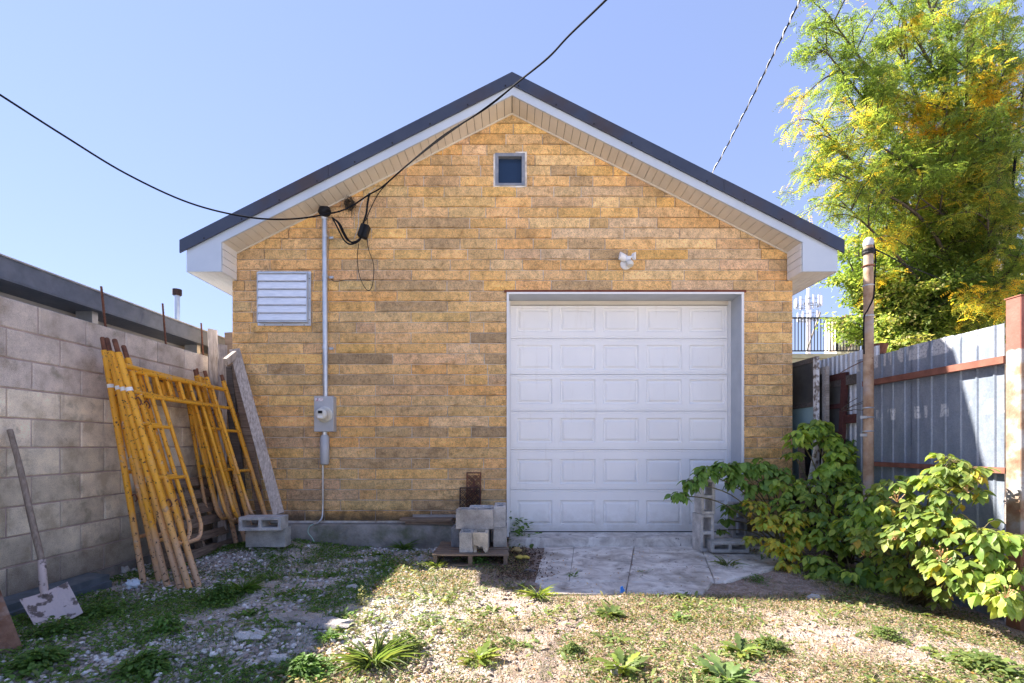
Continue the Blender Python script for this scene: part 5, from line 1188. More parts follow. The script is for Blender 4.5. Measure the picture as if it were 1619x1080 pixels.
MB().box((x0_, YB_-0.03, zr0-0.0), (x1_, YB_+0.01, zr0+0.035)).build('rail', M['railing'], BH)
x = x0_; k = 0
while x < x1_:
    thick = 0.035 if abs(x-Q(1321, 0).x) < 0.05 or abs(x-Q(1366, 0).x) < 0.05 else 0.011
    MB().box((x-thick, YB_-0.018-thick*0.1, zr0+0.035), (x+thick, YB_-0.002, zr1-0.02)).build('baluster', M['railing'], BH); x += 0.094
CH_ = thing('chimney', 'whitewashed brick chimney stub on the railed roof deck', 'chimney', (Q(1333, 0).x, YB_+1.0, zf-0.02))
a, b = P(1316, 556, YB_+1), P(1353, 506, YB_+1)
t_ = NT('painted_brick'); v_ = t_.pos(); br = t_.n('ShaderNodeTexBrick'); br.inputs['Scale'].default_value = 1; cxz = t_.n('ShaderNodeCombineXYZ'); sx = t_.sep(v_); t_.l(sx[0], cxz.inputs[0]); t_.l(sx[2], cxz.inputs[1]); t_.l(cxz.outputs[0], br.inputs['Vector'])
br.inputs['Brick Width'].default_value = 0.2; br.inputs['Row Height'].default_value = 0.075; br.inputs['Mortar Size'].default_value = 0.008
br.inputs['Color1'].default_value = (0.3, 0.24, 0.2, 1); br.inputs['Color2'].default_value = (0.4, 0.33, 0.27, 1); br.inputs['Mortar'].default_value = (0.2, .17, .15, 1)
t_.col(t_.mix(t_.ramp(t_.noise(v_, 3), [(0.45, 0.0), (0.52, 1.0)]), br.outputs[0], (0.7, 0.67, 0.64)))
MB().box((a.x, YB_+0.8, zf-0.05), (b.x, YB_+1.4, b.z)).build('stack', t_.m, CH_)
MB().box((a.x+0.28, YB_+0.78, b.z), (b.x-0.05, YB_+1.3, b.z+0.10)).build('cap', M['rust'], CH_)
for (pa, pb, lab, mt) in (((1275, 556), (1297, 494), 'thin wooden pole leaning on the roof deck railing, left', 'oldwood'), ((1341, 557), (1366, 498), 'pale branch prop leaning on the right part of the deck railing', 'brownwood')):
    m_ = MB(); m_.tube([P(*pa, YB_+0.3), P(*pb, YB_+0.08)], 0.022, 6); tag(m_.build('leaning_pole', M[mt], loc=tuple(P(*pa, YB_+0.3))), lab, 'pole')
# planter at the fence end
FPn = thing('planter', 'small brown plant pot on a post behind the end of the metal fence', 'plant pot', P(1389, 556, 6.2))
q = P(1389, 556, 6.2); MB().lathe((q.x, q.y, q.z-0.03), [(0.075, 0), (0.10, 0.11), (0.105, 0.12)], 'z', 14).build('pot', M['rust'], FPn); MB().tube([(q.x, q.y, 0), (q.x, q.y, q.z-0.03)], 0.04, 8).build('post', M['darkwood'], FPn)
# phone mast
MA = thing('phone_mast', 'distant pale phone mast with two tiers of antennas', 'mast', P(1277.5, 704+9, 100))
YM = 100; zt = P(0, 456, YM).z; xm = P(1278, 0, YM).x
MB().tube([(xm, YM, 0), (xm, YM, zt-2), (xm, YM, zt)], [0.55, 0.34, 0.28], 12).build('shaft', M['tower'], MA, smooth=True)
for (py, r_, na, hh, pyb) in ((478, 2.15, 13, 1.7, 490), (500, 1.75, 9, 1.5, 512)):
    zc = P(0, py, YM).z; f = MB(); f2 = MB()
    for zz in (zc-0.7, zc+0.25):
        ring = [(xm+math.cos(2*math.pi*k/18)*r_, YM+math.sin(2*math.pi*k/18)*r_, zz) for k in range(19)]; f.tube(ring, 0.07, 4)
    for k in range(6): a = 2*math.pi*k/6; f.tube([(xm, YM, zc-0.7), (xm+math.cos(a)*r_, YM+math.sin(a)*r_, zc-0.7)], 0.07, 4)
    for k in range(na*2):
        a = 2*math.pi*k/(na*2)+0.2; f.tube([(xm+math.cos(a)*r_, YM+math.sin(a)*r_, zc-1.1-random.random()*.4), (xm+math.cos(a)*r_, YM+math.sin(a)*r_, zc+0.9+random.random())], 0.035, 4)
        if k % 3 == 0: f.box((xm+math.cos(a)*r_-.15, YM+math.sin(a)*r_-.1, zc-0.9), (xm+math.cos(a)*r_+.15, YM+math.sin(a)*r_+.1, zc-0.4))
    f.build('antenna_frame', M['tgrey'], MA)
    for k in range(na):
        a = 2*math.pi*k/na+0.2; rr_ = r_+0.18; cx_, cy_ = xm+math.cos(a)*rr_, YM+math.sin(a)*rr_
        MB().box((cx_-.13, cy_-.09, zc-hh/2), (cx_+.13, cy_+.09, zc+hh/2)).build('antenna', M['tower'], MA)
# utility pole
UPx = P(1588, 0, 11).x
UPo = thing('utility_pole', 'grey wooden utility pole standing among the tree branches on the right', 'utility pole', (UPx, 11, 0))
smooth_angle(MB().tube([(UPx, 11, -0.1), (UPx, 11, 4), (UPx, 11, 7.7)], [0.165, 0.15, 0.12], 14).build('shaft', M['pole'], UPo))
wl = MB()
for k in range(5): wl.tube(cr([(UPx-0.12+random.uniform(0, .2), 10.84, 4.2+random.random()*1.0), (UPx+random.uniform(-.15, .15), 10.80, 4.6+random.random()), (UPx+random.uniform(-.1, .15), 10.83, 5.0+random.random()*1.0)], 4), 0.012, 5)
wl.build('wires', M['blackwire'], UPo)
cable('guy_cable', 'thick dark cable hanging down beside the utility pole at the right edge', [P(1622, 120, 9), P(1612, 190, 9), P(1607, 235, 9), P(1602, 285, 9), P(1598, 330, 9.2), P(1597, 400, 9.4)], 0.022)
# ------------------------------------------------------------ vegetation
def col_mix(n, cols, jit=0.2):
    cols = np.array(cols); c = cols[rng.integers(0, len(cols), n)]; return c*(1+rng.uniform(-jit, jit, (n, 1)))
# templates (leaf lies along +x, face up +z)
def leaf_template(w=0.5, fold=0.12, droop=0.15):
    prof = [(0.0, 0.02), (0.25, 0.42), (0.5, 0.5), (0.78, 0.32), (1.0, 0.0)]
    v = []; f = []
    for x, h in prof:
        z = -droop*x*x
        v += [(x, -h*w, z-0.0+fold*h), (x, 0, z), (x, h*w, z-0.0+fold*h)]
    for i in range(len(prof)-1):
        a = i*3; f += [(a, a+3, a+4, a+1), (a+1, a+4, a+5, a+2)]
    return v, f
def pinnate(np_=7):
    v = []; f = []
    for i in range(np_):
        t = (i+0.6)/np_; x = t; z = -0.35*t*t
        l = 0.24*(1-0.45*abs(t-0.45)); w = 0.062
        for s in (-1, 1):
            n = len(v); v += [(x, 0, z), (x+0.035, s*l*0.5-0.0, z-0.01+w*0.5), (x+0.05, s*l, z-0.05), (x+0.035-w*1.6, s*l*0.5, z-0.02)]
            f.append((n, n+1, n+2, n+3))
    return v, f
quadleaf = ([(0, 0, 0), (0.45, -0.26, 0.03), (1, 0, -0.08), (0.45, 0.26, 0.03)], [(0, 1, 2, 3)])
def tree(name, label, base, limbs, bark, tpl, nleaf_per, size, cols, subn=9, sublen=1.1, droop=0.5, trunk_r=0.16, clump=0.18, fork=None, pitch=(0.2, 1.0), tall=False):
    T = thing(name, label, 'tree', base); base = Vector(base); tm = MB()
    fork = Vector(fork) if fork else base+Vector((0, 0, 3))
    top = base.lerp(fork, 2.1) if tall else fork
    tm.tube(cr([base, fork.lerp(base, .5)+Vector((0.06, 0.04, 0)), top], 5), [trunk_r*(1-0.06*i) for i in range(11)], 12); tm.build('trunk', bark, T, smooth=True)
    bm_ = MB(); P_ = []; D_l = []
    for (end, r0) in limbs:
        end = Vector(end)
        if tall:
            h_ = min(max(end.z*0.62, fork.z*0.7), top.z-.3); t_h = (h_-base.z)/(top.z-base.z); f0 = base.lerp(top, t_h)
        else: f0 = fork
        mid = f0.lerp(end, 0.5)+Vector((random.uniform(-.3, .3), random.uniform(-.3, .3), random.uniform(0.1, 0.5)*(end-fork).length*0.25))
        c = cr([f0-Vector((0, 0, 0.2)), mid, end], 7); n_ = len(c)
        bm_.tube(c, [r0*(1-0.85*i/(n_-1)) for i in range(n_)], 7)
        for k in range(subn):
            i = int(n_*(0.25+0.75*(k+random.random())/subn)); i = min(i, n_-2); p = c[i]; d = (c[i+1]-c[i]).normalized()
            a = Vector((random.gauss(0, 1), random.gauss(0, 1), random.gauss(0, .6))).normalized(); dd = (d*0.8+a*0.75).normalized(); L = sublen*random.uniform(0.5, 1.2)
            e = p+dd*L+Vector((0, 0, -droop*L*0.5)); cc = cr([p, p.lerp(e, .5)+Vector((0, 0, droop*L*.25)), e], 4)
            bm_.tube(cc, [0.014*(1-0.8*j/(len(cc)-1))+0.002 for j in range(len(cc))], 4)
            for j in range(4):
                q = cc[random.randrange(2, len(cc))]; a2 = Vector((random.gauss(0, 1), random.gauss(0, 1), random.gauss(0, .5))).normalized()
                e2 = q+(dd*.6+a2*.8)*L*0.38+Vector((0, 0, -droop*L*.15)); bm_.tube([q, q.lerp(e2, .5)+Vector((0, 0, .02)), e2], 0.004, 3, caps=False)
                for m in range(nleaf_per):
                    u = random.random(); w = q.lerp(e2, u); P_.append((w.x+random.gauss(0, clump)*.5, w.y+random.gauss(0, clump)*.5, w.z+random.gauss(0, clump)*.35)); D_l.append(math.atan2((e2-q).y, (e2-q).x))
    bm_.build('branches', bark, T, smooth=True)
    P_ = np.array(P_); N = len(P_); yaw = np.array(D_l)+rng.normal(0, 1.0, N); pit = rng.uniform(pitch[0], pitch[1], N); rol = rng.normal(0, 0.5, N)
    # colour drifts in clumps through the crown
    cn = fbm(P_[:, 0]*1.3+P_[:, 1], P_[:, 2]*1.3, 3); col = col_mix(N, cols[0], .22); alt = col_mix(N, cols[1], .2); m = (cn+rng.normal(0, .16, N)) > 0.06
    col[m] = alt[m]
    if len(cols) > 2: m3 = (cn+rng.normal(0, .2, N)) > 0.42; col[m3] = col_mix(int(m3.sum()), cols[2], .15)
    scatter('crown', tpl[0], tpl[1], P_, rotm(yaw, pit, rol), size*rng.uniform(0.7, 1.2, N), col, M['crown'], T)
    return T
locust_cols = [[(0.13, 0.19, 0.045), (0.17, 0.22, 0.05), (0.10, 0.16, 0.045)], [(0.24, 0.26, 0.05), (0.32, 0.29, 0.05), (0.19, 0.24, 0.05)], [(0.50, 0.36, 0.04), (0.46, 0.30, 0.04)]]
ends = [(1300, 10, 8), (1285, 55, 8.2), (1330, 60, 8.6), (1278, 175, 8), (1290, 215, 8.3), (1330, 150, 8.8), (1350, 205, 8.4), (1300, 262, 8.2), (1345, 285, 8.6), (1330, 318, 8.0),
        (1390, 240, 9), (1400, 130, 9.4), (1410, 40, 8.8), (1440, 300, 8.6), (1470, 200, 9.2), (1480, 90, 9), (1500, 10, 9.4), (1520, 260, 8.7), (1545, 150, 8.6), (1560, 330, 8.4), (1590, 230, 8.2), (1590, 60, 8.8), (1530, 60, 8.6), (1560, 110, 8.4), (1500, 150, 8.6), (1440, 140, 8.8), (1600, 150, 8.4), (1480, 250, 8.5), (1555, 210, 8.3),
        (1620, 400, 8.2), (1600, 480, 8.0), (1640, 300, 9), (1450, -60, 9), (1600, -80, 9), (1370, -50, 8.6), (1545, 470, 8.3), (1700, 100, 9.5), (1720, 350, 10)]
tree('locust_tree', 'tall feathery locust tree with yellowing leaves filling the upper right sky', (9.6, 10.2, 0), [(P(*e), 0.05) for e in ends], M['bark'], pinnate(5), 21, 0.145, locust_cols,
     subn=16, sublen=0.75, droop=0.3, trunk_r=0.2, clump=0.13, fork=(9.4, 10.1, 4.6), pitch=(-0.2, 0.9), tall=True)
small_cols = [[(0.13, 0.19, 0.045), (0.16, 0.22, 0.05), (0.10, 0.15, 0.04)], [(0.19, 0.25, 0.07), (0.24, 0.28, 0.08), (0.16, 0.23, 0.06)], [(0.30, 0.27, 0.12), (0.30, 0.31, 0.09)]]
ends2 = [(1350, 425, 9.8), (1350, 400, 10), (1400, 370, 10.2), (1385, 450, 9.8), (1420, 345, 10.4), (1460, 350, 10), (1390, 430, 9.6), (1430, 420, 9.4), (1480, 400, 9.6), (1520, 380, 9.8), (1425, 490, 9.4), (1460, 470, 9.2), (1500, 450, 9.2), (1550, 430, 9.4),
         (1440, 530, 9.4), (1450, 515, 9.2), (1490, 515, 9.2), (1540, 500, 9.2), (1570, 470, 9.8), (1600, 420, 10), (1480, 330, 10.4), (1540, 330, 10.4), (1390, 395, 10.6), (1450, 560, 9.6)]
tree('broadleaf_tree', 'bushy light green tree rising directly behind the metal fence', (8.0, 10.4, 0), [(P(*e), 0.045) for e in ends2], M['bark'], quadleaf, 60, 0.082, small_cols,
     subn=11, sublen=0.75, droop=0.3, trunk_r=0.16, clump=0.17, fork=(7.8, 10.2, 2.6), pitch=(-0.3, 1.1))
ends3 = [P(x_, y_, 13.5) for (x_, y_) in ((1480, 380), (1540, 300), (1600, 330), (1620, 450), (1560, 460), (1500, 480), (1440, 520), (1600, 520), (1640, 250), (1560, 220), (1460, 560), (1580, 380))]
tree('background_tree', 'darker green tree farther back behind the utility pole', (12.0, 13.8, 0), [(e, 0.06) for e in ends3], M['bark'], quadleaf, 22, 0.12, [[(0.08, 0.13, 0.035), (0.10, 0.15, 0.04)], [(0.14, 0.19, 0.045), (0.18, 0.22, 0.05)]],
     subn=12, sublen=1.4, droop=0.3, trunk_r=0.2, clump=0.3, fork=(11.6, 13.6, 3.0))

# shrubs with separate leaves
M['berry'] = simple('berry', (0.40, 0.06, 0.03), (0.55, 0.38, 0.18), 60, 0.5, lo=.38, hi=.5)
LT = []
for (w, fd, dr) in ((0.55, 0.15, 0.25), (0.66, 0.30, 0.45), (0.42, 0.10, 0.10), (0.58, -0.10, 0.55)):
    v, f = leaf_template(w, fd, dr); me = bpy.data.meshes.new('leaf'); me.from_pydata(v, [], f); me.materials.append(M['leafo']); me.shade_smooth(); LT.append(me)
lv, lf = leaf_template(0.55, 0.12, 0.2)
def shrub(name, label, base, blobs, size, colfn, cat='shrub', dens=1.0, maxparts=290, berries=(), stems=True, group=None):
    T = thing(name, label, cat, base, group); base = Vector(base); sm = MB(); L = []
    for (px, py, Y, r, n) in blobs:
        c = P(px, py, Y)
        end = c; mid = base.lerp(end, 0.55)+Vector((random.uniform(-.05, .05), random.uniform(-.04, .04), 0.12*(end-base).length))
        sm.tube(cr([base+Vector((random.uniform(-.1, .1), random.uniform(-.06, .06), -.02)), mid, end], 6), [0.009]*6+[0.006]*6+[0.004], 5)
        for k in range(int(n*dens*2.5)):
            d = Vector((random.gauss(0, 1), random.gauss(0, 1), random.gauss(0, .8))).normalized(); q = c + Vector((d.x*r*1.25, d.y*r, d.z*r*.95))*random.uniform(0.35, 1.0)
            sm.tube([c.lerp(q, .15), c.lerp(q, .6)+Vector((0, 0, .015)), q], 0.002, 3, caps=False)
            yaw0 = math.atan2(q.y-c.y, q.x-c.x)+random.gauss(0, .5)
            # compound leaf: 3 to 5 leaflets, terminal one longest
            for j, (da, ls) in enumerate(((0, 1.0), (0.95, 0.85), (-0.95, 0.85), (1.5, 0.65), (-1.5, 0.65))[:random.choice((3, 3, 5))]):
                s = size*1.12*ls*random.uniform(0.8, 1.15); yaw = yaw0+da+random.gauss(0, .12); bx_ = 0 if j < 3 else -0.3*size
                p = q+Vector((math.cos(yaw0)*bx_, math.sin(yaw0)*bx_, random.gauss(0, .006)))
                pit = random.uniform(0.1, 0.75)+(0.2 if d.z < 0 else 0); rol = random.gauss(0, .3)
                L.append((p, yaw, pit, rol, s, colfn(p, d)))
    sm.build('stems', M['stem'], T, smooth=True)
    L.sort(key=lambda l: l[0].y - l[4]*2)
    R = rotm(np.array([l[1] for l in L]), np.array([l[2] for l in L]), np.array([l[3] for l in L]))
    for i, (p, yaw, pit, rol, s, c) in enumerate(L[:maxparts]):
        o = bpy.data.objects.new('leaf', LT[i % 4]); C.objects.link(o); o.parent = T
        m_ = Matrix([list(R[i][k]) for k in range(3)]).to_4x4(); m_ = Matrix.Translation(p-base) @ m_ @ Matrix.Scale(s, 4); o.matrix_local = m_; o.color = (*c, 1)
    if len(L) > maxparts:
        S = L[maxparts:]; tag(scatter('leaves', lv, lf, np.array([tuple(l[0]) for l in S]), R[maxparts:], np.array([l[4] for l in S]), np.array([l[5] for l in S]), M['leaf'], T, smooth=True), kind='stuff')
    if berries:
        bm_ = MB(); st_ = MB()
        for (px, py, Y) in berries:
            c = P(px, py, Y)
            for k in range(11):
                q = c+Vector((random.gauss(0, .028), random.gauss(0, .02), random.gauss(0, .022))); bm_.ball(q, 0.005, 3); st_.tube([c-Vector((0, 0, .04)), q], 0.0012, 3, caps=False)
            bm_.add(st_.v, st_.f); bm_.build('berry_cluster', M['berry'], T); bm_ = MB(); st_ = MB()
    return T
dk = [(0.15, 0.25, 0.06), (0.18, 0.28, 0.065), (0.11, 0.195, 0.05)]; lt = [(0.30, 0.41, 0.08), (0.37, 0.45, 0.085), (0.24, 0.35, 0.07)]; yl = [(0.42, 0.36, 0.05), (0.34, 0.34, 0.06), (0.28, 0.32, 0.06), (0.45, 0.32, 0.05)]
def jc(c, j=.15): k = 1+random.uniform(-j, j); return tuple(x*k for x in c)
shrub('arching_shrub', 'dark green shrub branch arching left over the block column in front of the door', (P(1255, 0, 5.1).x, 5.15, 0.0),
      [(1072, 782, 5.05, 0.07, 5), (1095, 762, 5.05, 0.08, 7), (1118, 748, 5.08, 0.09, 9), (1145, 738, 5.1, 0.10, 10), (1172, 740, 5.1, 0.11, 10), (1200, 738, 5.1, 0.11, 10), (1222, 752, 5.1, 0.12, 10), (1165, 762, 5.1, 0.08, 6),
       (1195, 770, 5.1, 0.11, 9), (1148, 822, 5.5, 0.05, 2), (1152, 805, 5.45, 0.06, 3), (1175, 795, 5.2, 0.08, 6), (1136, 838, 5.5, 0.03, 1)], 0.088, lambda p, d: jc(random.choice(dk)), dens=1.15)
def cB(p, d): return jc(random.choice(lt)) if random.random() < 0.6 else jc(random.choice(dk))
shrub('leafy_shrub', 'dense mid green shrub filling the corner between the stored frames and the fence', (P(1330, 0, 4.9).x, 4.9, 0.0),
      [(1245, 765, 4.95, 0.14, 11), (1280, 770, 4.9, 0.15, 11), (1320, 765, 4.9, 0.16, 12), (1350, 780, 4.85, 0.15, 11), (1250, 800, 4.8, 0.15, 9), (1290, 810, 4.7, 0.16, 12), (1340, 820, 4.6, 0.17, 12), (1380, 800, 4.6, 0.15, 10), (1310, 850, 4.5, 0.15, 12),
       (1360, 860, 4.4, 0.15, 11), (1400, 850, 4.4, 0.14, 9), (1365, 785, 4.2, 0.13, 9), (1378, 815, 4.15, 0.14, 10), (1398, 790, 4.2, 0.12, 8), (1350, 835, 4.2, 0.13, 8), (1300, 890, 4.35, 0.12, 9), (1345, 905, 4.2, 0.12, 9), (1385, 900, 4.2, 0.12, 9), (1405, 930, 4.1, 0.09, 6), (1290, 912, 4.3, 0.08, 6), (1262, 840, 4.7, 0.10, 6)], 0.092, cB)
shrub('climbing_shrub', 'bright green climbing stems covering the foot of the stored window frames', (P(1330, 0, 5.1).x, 5.15, 0.0),
      [(1262, 690, 5.1, 0.10, 7), (1285, 676, 5.1, 0.10, 8), (1310, 690, 5.1, 0.10, 8), (1300, 672, 5.1, 0.08, 6), (1325, 710, 5.05, 0.12, 9), (1325, 735, 5.0, 0.13, 9), (1345, 750, 5.0, 0.12, 8), (1310, 745, 5.0, 0.12, 7), (1355, 725, 5.1, 0.09, 6), (1255, 720, 5.3, 0.05, 2)],
      0.10, lambda p, d: jc(random.choice(lt+lt+dk)))
shrub('dark_bush', 'low dark green bush against the pale fence behind the pipe pole', (P(1355, 0, 5.3).x, 5.2, 0.1), [(1350, 705, 5.2, 0.10, 14), (1358, 725, 5.15, 0.10, 12), (1340, 715, 5.25, 0.08, 8)], 0.055, lambda p, d: jc(dk[2]))
shrub('yellowing_shrub', 'yellow leaved low shrub at the right corner of the apron', (P(1235, 0, 4.8).x, 4.75, 0.0),
      [(1195, 800, 4.75, 0.08, 5), (1212, 825, 4.7, 0.09, 7), (1240, 830, 4.65, 0.11, 9), (1262, 815, 4.65, 0.09, 7), (1225, 860, 4.6, 0.10, 9), (1250, 870, 4.55, 0.10, 9), (1270, 850, 4.6, 0.08, 6), (1245, 893, 4.5, 0.07, 6), (1190, 850, 4.7, 0.05, 3)],
      0.075, lambda p, d: jc(random.choice(yl)) if random.random() < .75 else jc(random.choice(lt)))
vl = [(0.17, 0.25, 0.06), (0.22, 0.29, 0.065), (0.14, 0.22, 0.055), (0.27, 0.31, 0.075), (0.19, 0.25, 0.07)]
shrub('berry_shrub', 'large bright sunlit shrub with red berry clusters in front of the metal fence', (P(1480, 0, 3.627).x, 3.85, -0.1),
      [(1505, 730, 3.488, 0.12, 8), (1480, 750, 3.534, 0.11, 7), (1530, 745, 3.441, 0.11, 7), (1525, 775, 3.441, 0.12, 8), (1490, 780, 3.488, 0.10, 7), (1415, 770, 3.720, 0.11, 7), (1440, 765, 3.720, 0.10, 6), (1425, 800, 3.627, 0.12, 8), (1460, 810, 3.534, 0.12, 9), (1500, 820, 3.441, 0.13, 9),
       (1420, 840, 3.581, 0.10, 7), (1465, 850, 3.441, 0.13, 9), (1510, 855, 3.348, 0.13, 9), (1550, 840, 3.255, 0.12, 8), (1560, 870, 3.209, 0.12, 8), (1590, 850, 3.162, 0.10, 6), (1520, 895, 3.255, 0.13, 9), (1570, 905, 3.162, 0.13, 9), (1610, 900, 3.069, 0.11, 7),
       (1545, 930, 3.116, 0.11, 8), (1590, 940, 3.022, 0.11, 8), (1500, 915, 3.255, 0.08, 5), (1475, 885, 3.395, 0.08, 5), (1615, 955, 2.976, 0.09, 5), (1440, 880, 3.75, 0.11, 7), (1425, 910, 3.72, 0.10, 7), (1455, 928, 3.6, 0.10, 6), (1405, 880, 3.9, 0.10, 6), (1490, 940, 3.5, 0.09, 5), (1365, 855, 3.767, 0.07, 4), (1380, 840, 3.767, 0.06, 3)],
      0.080, lambda p, d: jc(random.choice(vl), .22) if random.random() < .9 else jc(random.choice(yl)), berries=[(1418, 785, 3.581), (1415, 845, 3.488), (1530, 770, 3.348), (1545, 760, 3.348), (1487, 870, 3.255), (1495, 880, 3.255), (1590, 935, 2.929), (1365, 870, 3.720)])
# individual weeds
lobed = ([], [])
_pr = [(0.0, .02), (.12, .10), (.18, .06), (.32, .18), (.38, .09), (.52, .24), (.58, .12), (.74, .25), (.82, .14), (.92, .12), (1.0, 0)]
for _x, _h in _pr: lobed[0].extend([(_x, -_h*.75, -.55*_x*_x+.02), (_x, 0, -.55*_x*_x), (_x, _h*.75, -.55*_x*_x+.02)])
for _i in range(len(_pr)-1): _a = _i*3; lobed[1].extend([(_a, _a+3, _a+4, _a+1), (_a+1, _a+4, _a+5, _a+2)])
WS = 1.45
def weed(label, px, py, nleaf, size, cols, kind='rosette', hgt=0.06, name='weed', group='weeds in the yard'):
    q = G(px, py); z = H(q.x, q.y) if not isinstance(kind, tuple) else kind[1]; q.z = z
    k_ = {'rosette': (1.5, 0.8), 'grass': (1.5, 1.1)}.get(kind, (3.2, 0.62)); nleaf = int(nleaf*k_[0]); size *= k_[1]; hgt *= 1.25; n = nleaf; sp_ = 1.4; yaw = rng.uniform(0, 6.28, n)
    if kind == 'rosette': pit = rng.uniform(-1.15, 0.0, n); r = rng.uniform(0, .25, n)*size; tv, tf = lobed; zz = np.zeros(n)+0.004; sc = size*rng.uniform(.6, 1.2, n)
    elif kind == 'grass': pit = rng.uniform(-1.5, -0.5, n); r = rng.uniform(0, size*.4, n); tv, tf = leaf_template(0.06, 0.2, 0.9); zz = np.zeros(n); sc = size*rng.uniform(.5, 1.3, n)
    else: pit = rng.uniform(-0.7, 0.5, n); r = rng.uniform(0, 1, n)**.8*size*6.0*(0.75+.35*np.sin(yaw*3+px)); tv, tf = leaf_template(0.62, 0.12, 0.25); zz = rng.uniform(0.01, hgt, n)*np.clip(1-r/(size*6.6), .1, 1); sc = size*rng.uniform(.6, 1.2, n)
    a2 = yaw+rng.normal(0, .4, n); pos = np.stack([q.x+np.cos(a2)*r, q.y+np.sin(a2)*r, z+zz], -1)
    T = thing(name, label, 'weed', tuple(q), group)
    nk = 60 if kind != 'bush' else 30; ak = rng.uniform(0, 6.28, nk); rk = rng.uniform(.02, .9, nk)*max(size, .05)*(1.5 if kind != 'bush' else 4); xk = q.x+np.cos(ak)*rk; yk = q.y+np.sin(ak)*rk
    if py < 1075: scatter('low_leaves', quadleaf[0], quadleaf[1], np.stack([xk, yk, np.full(nk, z)+rng.uniform(.004, .03, nk)], -1), rotm(ak, rng.uniform(-.8, .3, nk), rng.normal(0, .4, nk)), rng.uniform(.012, .03, nk), col_mix(nk, cols, .3), M['leaf'], T)
    scatter('foliage', tv, tf, pos, rotm(yaw, pit, rng.normal(0, .2, n)), sc, col_mix(n, cols, .18), M['leaf'], T, smooth=True)
    if kind not in ('rosette', 'grass'):
        m_ = MB()
        for k in range(0, n, max(1, n//10)): m_.tube([tuple(q), tuple(pos[k])], 0.0015, 3, caps=False)
        m_.build('stems', M['stem'], T)
    return T
gd = [(0.10, 0.19, 0.04), (0.13, 0.23, 0.05), (0.09, 0.16, 0.04)]; gs = [(0.12, 0.17, 0.05), (0.16, 0.20, 0.06), (0.10, 0.15, 0.045)]; gy2 = [(0.22, 0.26, 0.05), (0.17, 0.23, 0.05)]
weed('spreading dark green weed at the foot of the two grey blocks', 430, 866, 130, 0.055, gd, 'bush', 0.09)
weed('dark grassy weed between the grey blocks and the green wire', 468, 862, 90, 0.11, gd, 'grass')
weed('tuft of narrow leaved weed against the middle of the foundation', 637, 868, 45, 0.11, gd, 'grass')
weed('feathery green weed at the foundation beside the pallet back corner', 700, 850, 80, 0.035, gd, 'bush', 0.16)
weed('clover like round leaved weed growing in front of the pallet', 757, 893, 90, 0.042, [(0.12, 0.24, 0.06), (0.15, 0.28, 0.07)], 'bush', 0.10)
weed('leafy weed rising between the pallet pile and the door', 812, 856, 60, 0.12, gd, 'bush', 0.30)
weed('small leafy weed at the left corner of the threshold', 826, 862, 40, 0.055, gd, 'bush', 0.14)
weed('large dark bushy weed below the feet of the scaffold frames', 350, 948, 300, 0.04, gd, 'bush', 0.13)
weed('second dark bushy weed just right of the large one', 385, 935, 160, 0.09, gd, 'grass')
weed('light green bushy weed left of the centre foreground', 260, 1000, 220, 0.04, [(0.10, 0.20, 0.045), (0.13, 0.24, 0.05)], 'bush', 0.10)
weed('low weed cluster between the shovel and the scaffold', 150, 975, 140, 0.045, gd, 'bush', 0.07)
weed('dark leafy weed in front of the shovel blade', 90, 1003, 120, 0.05, gd, 'bush', 0.09)
weed('broad leaved seedling on the bare gravel, left of the sunlit dirt', 540, 983, 14, 0.085, gd, 'rosette')
weed('narrow leaved seedling just below the broad leaved one', 522, 1018, 18, 0.075, gd, 'rosette')
weed('low dark weed mat at the bottom left of the frame', 60, 1050, 260, 0.055, gd, 'bush', 0.07)
weed('dark creeping weed at the bottom, under the chalky lumps', 480, 1065, 260, 0.045, gd, 'bush', 0.07)
weed('green creeping weed at the bottom between the two left corners', 230, 1060, 240, 0.045, gd, 'bush', 0.08)
weed('bright dandelion rosette in the sunlit dirt left of centre bottom', 757, 1042, 34, 0.13, gy2, 'rosette')
weed('sunlit leafy weed beside the dandelion rosette, on the shadow edge', 640, 1030, 150, 0.035, gs, 'bush', 0.10)
weed('tall seedy weed standing at the shadow edge in the left foreground', 590, 1052, 70, 0.13, gs, 'grass')
weed('bushy sunlit weed in front of the apron centre', 965, 975, 60, 0.10, gs, 'rosette')
weed('smaller sunlit weed right of the bushy one before the apron', 1075, 982, 50, 0.075, [(0.14, 0.22, 0.07), (0.18, 0.26, 0.08)], 'rosette')
weed('mat of fine leaved weed in the centre foreground', 905, 1035, 300, 0.022, gs, 'bush', 0.06)
weed('long leaved dandelion at the bottom right of centre', 985, 1062, 40, 0.14, gs+gy2, 'rosette')
weed('large pale lobed leaf weed at the bottom edge right of centre', 1150, 1083, 40, 0.15, [(0.15, 0.23, 0.08), (0.18, 0.25, 0.09)], 'rosette')
weed('grassy weed with yellow blades in the right foreground', 1170, 1038, 50, 0.12, gs+gy2, 'rosette')
weed('mat of sunlit weed right of the yellow bladed one', 1215, 1030, 220, 0.03, gs, 'bush', 0.06)
weed('dry leafy weed tuft in the sunlit dirt at far right', 1400, 1010, 160, 0.03, gs, 'bush', 0.05)
weed('weed tuft at the bottom right corner', 1560, 1060, 160, 0.06, gs, 'bush', 0.06)
weed('small weed on the shaded edge right of the apron', 1195, 918, 50, 0.035, gd, 'bush', 0.06)
weed('spiky weed sprouting on the right edge of the apron', 1150, 895, 26, 0.10, gs, 'grass')
weed('thin weed sprouting in the left apron crack', 908, 912, 24, 0.055, gd, 'grass')
weed('low weed in the middle crack of the apron', 1010, 905, 60, 0.018, gd, 'bush', 0.02)
weed('sunlit grass tuft at the left front corner of the apron', 850, 945, 40, 0.10, gs+gy2, 'grass')
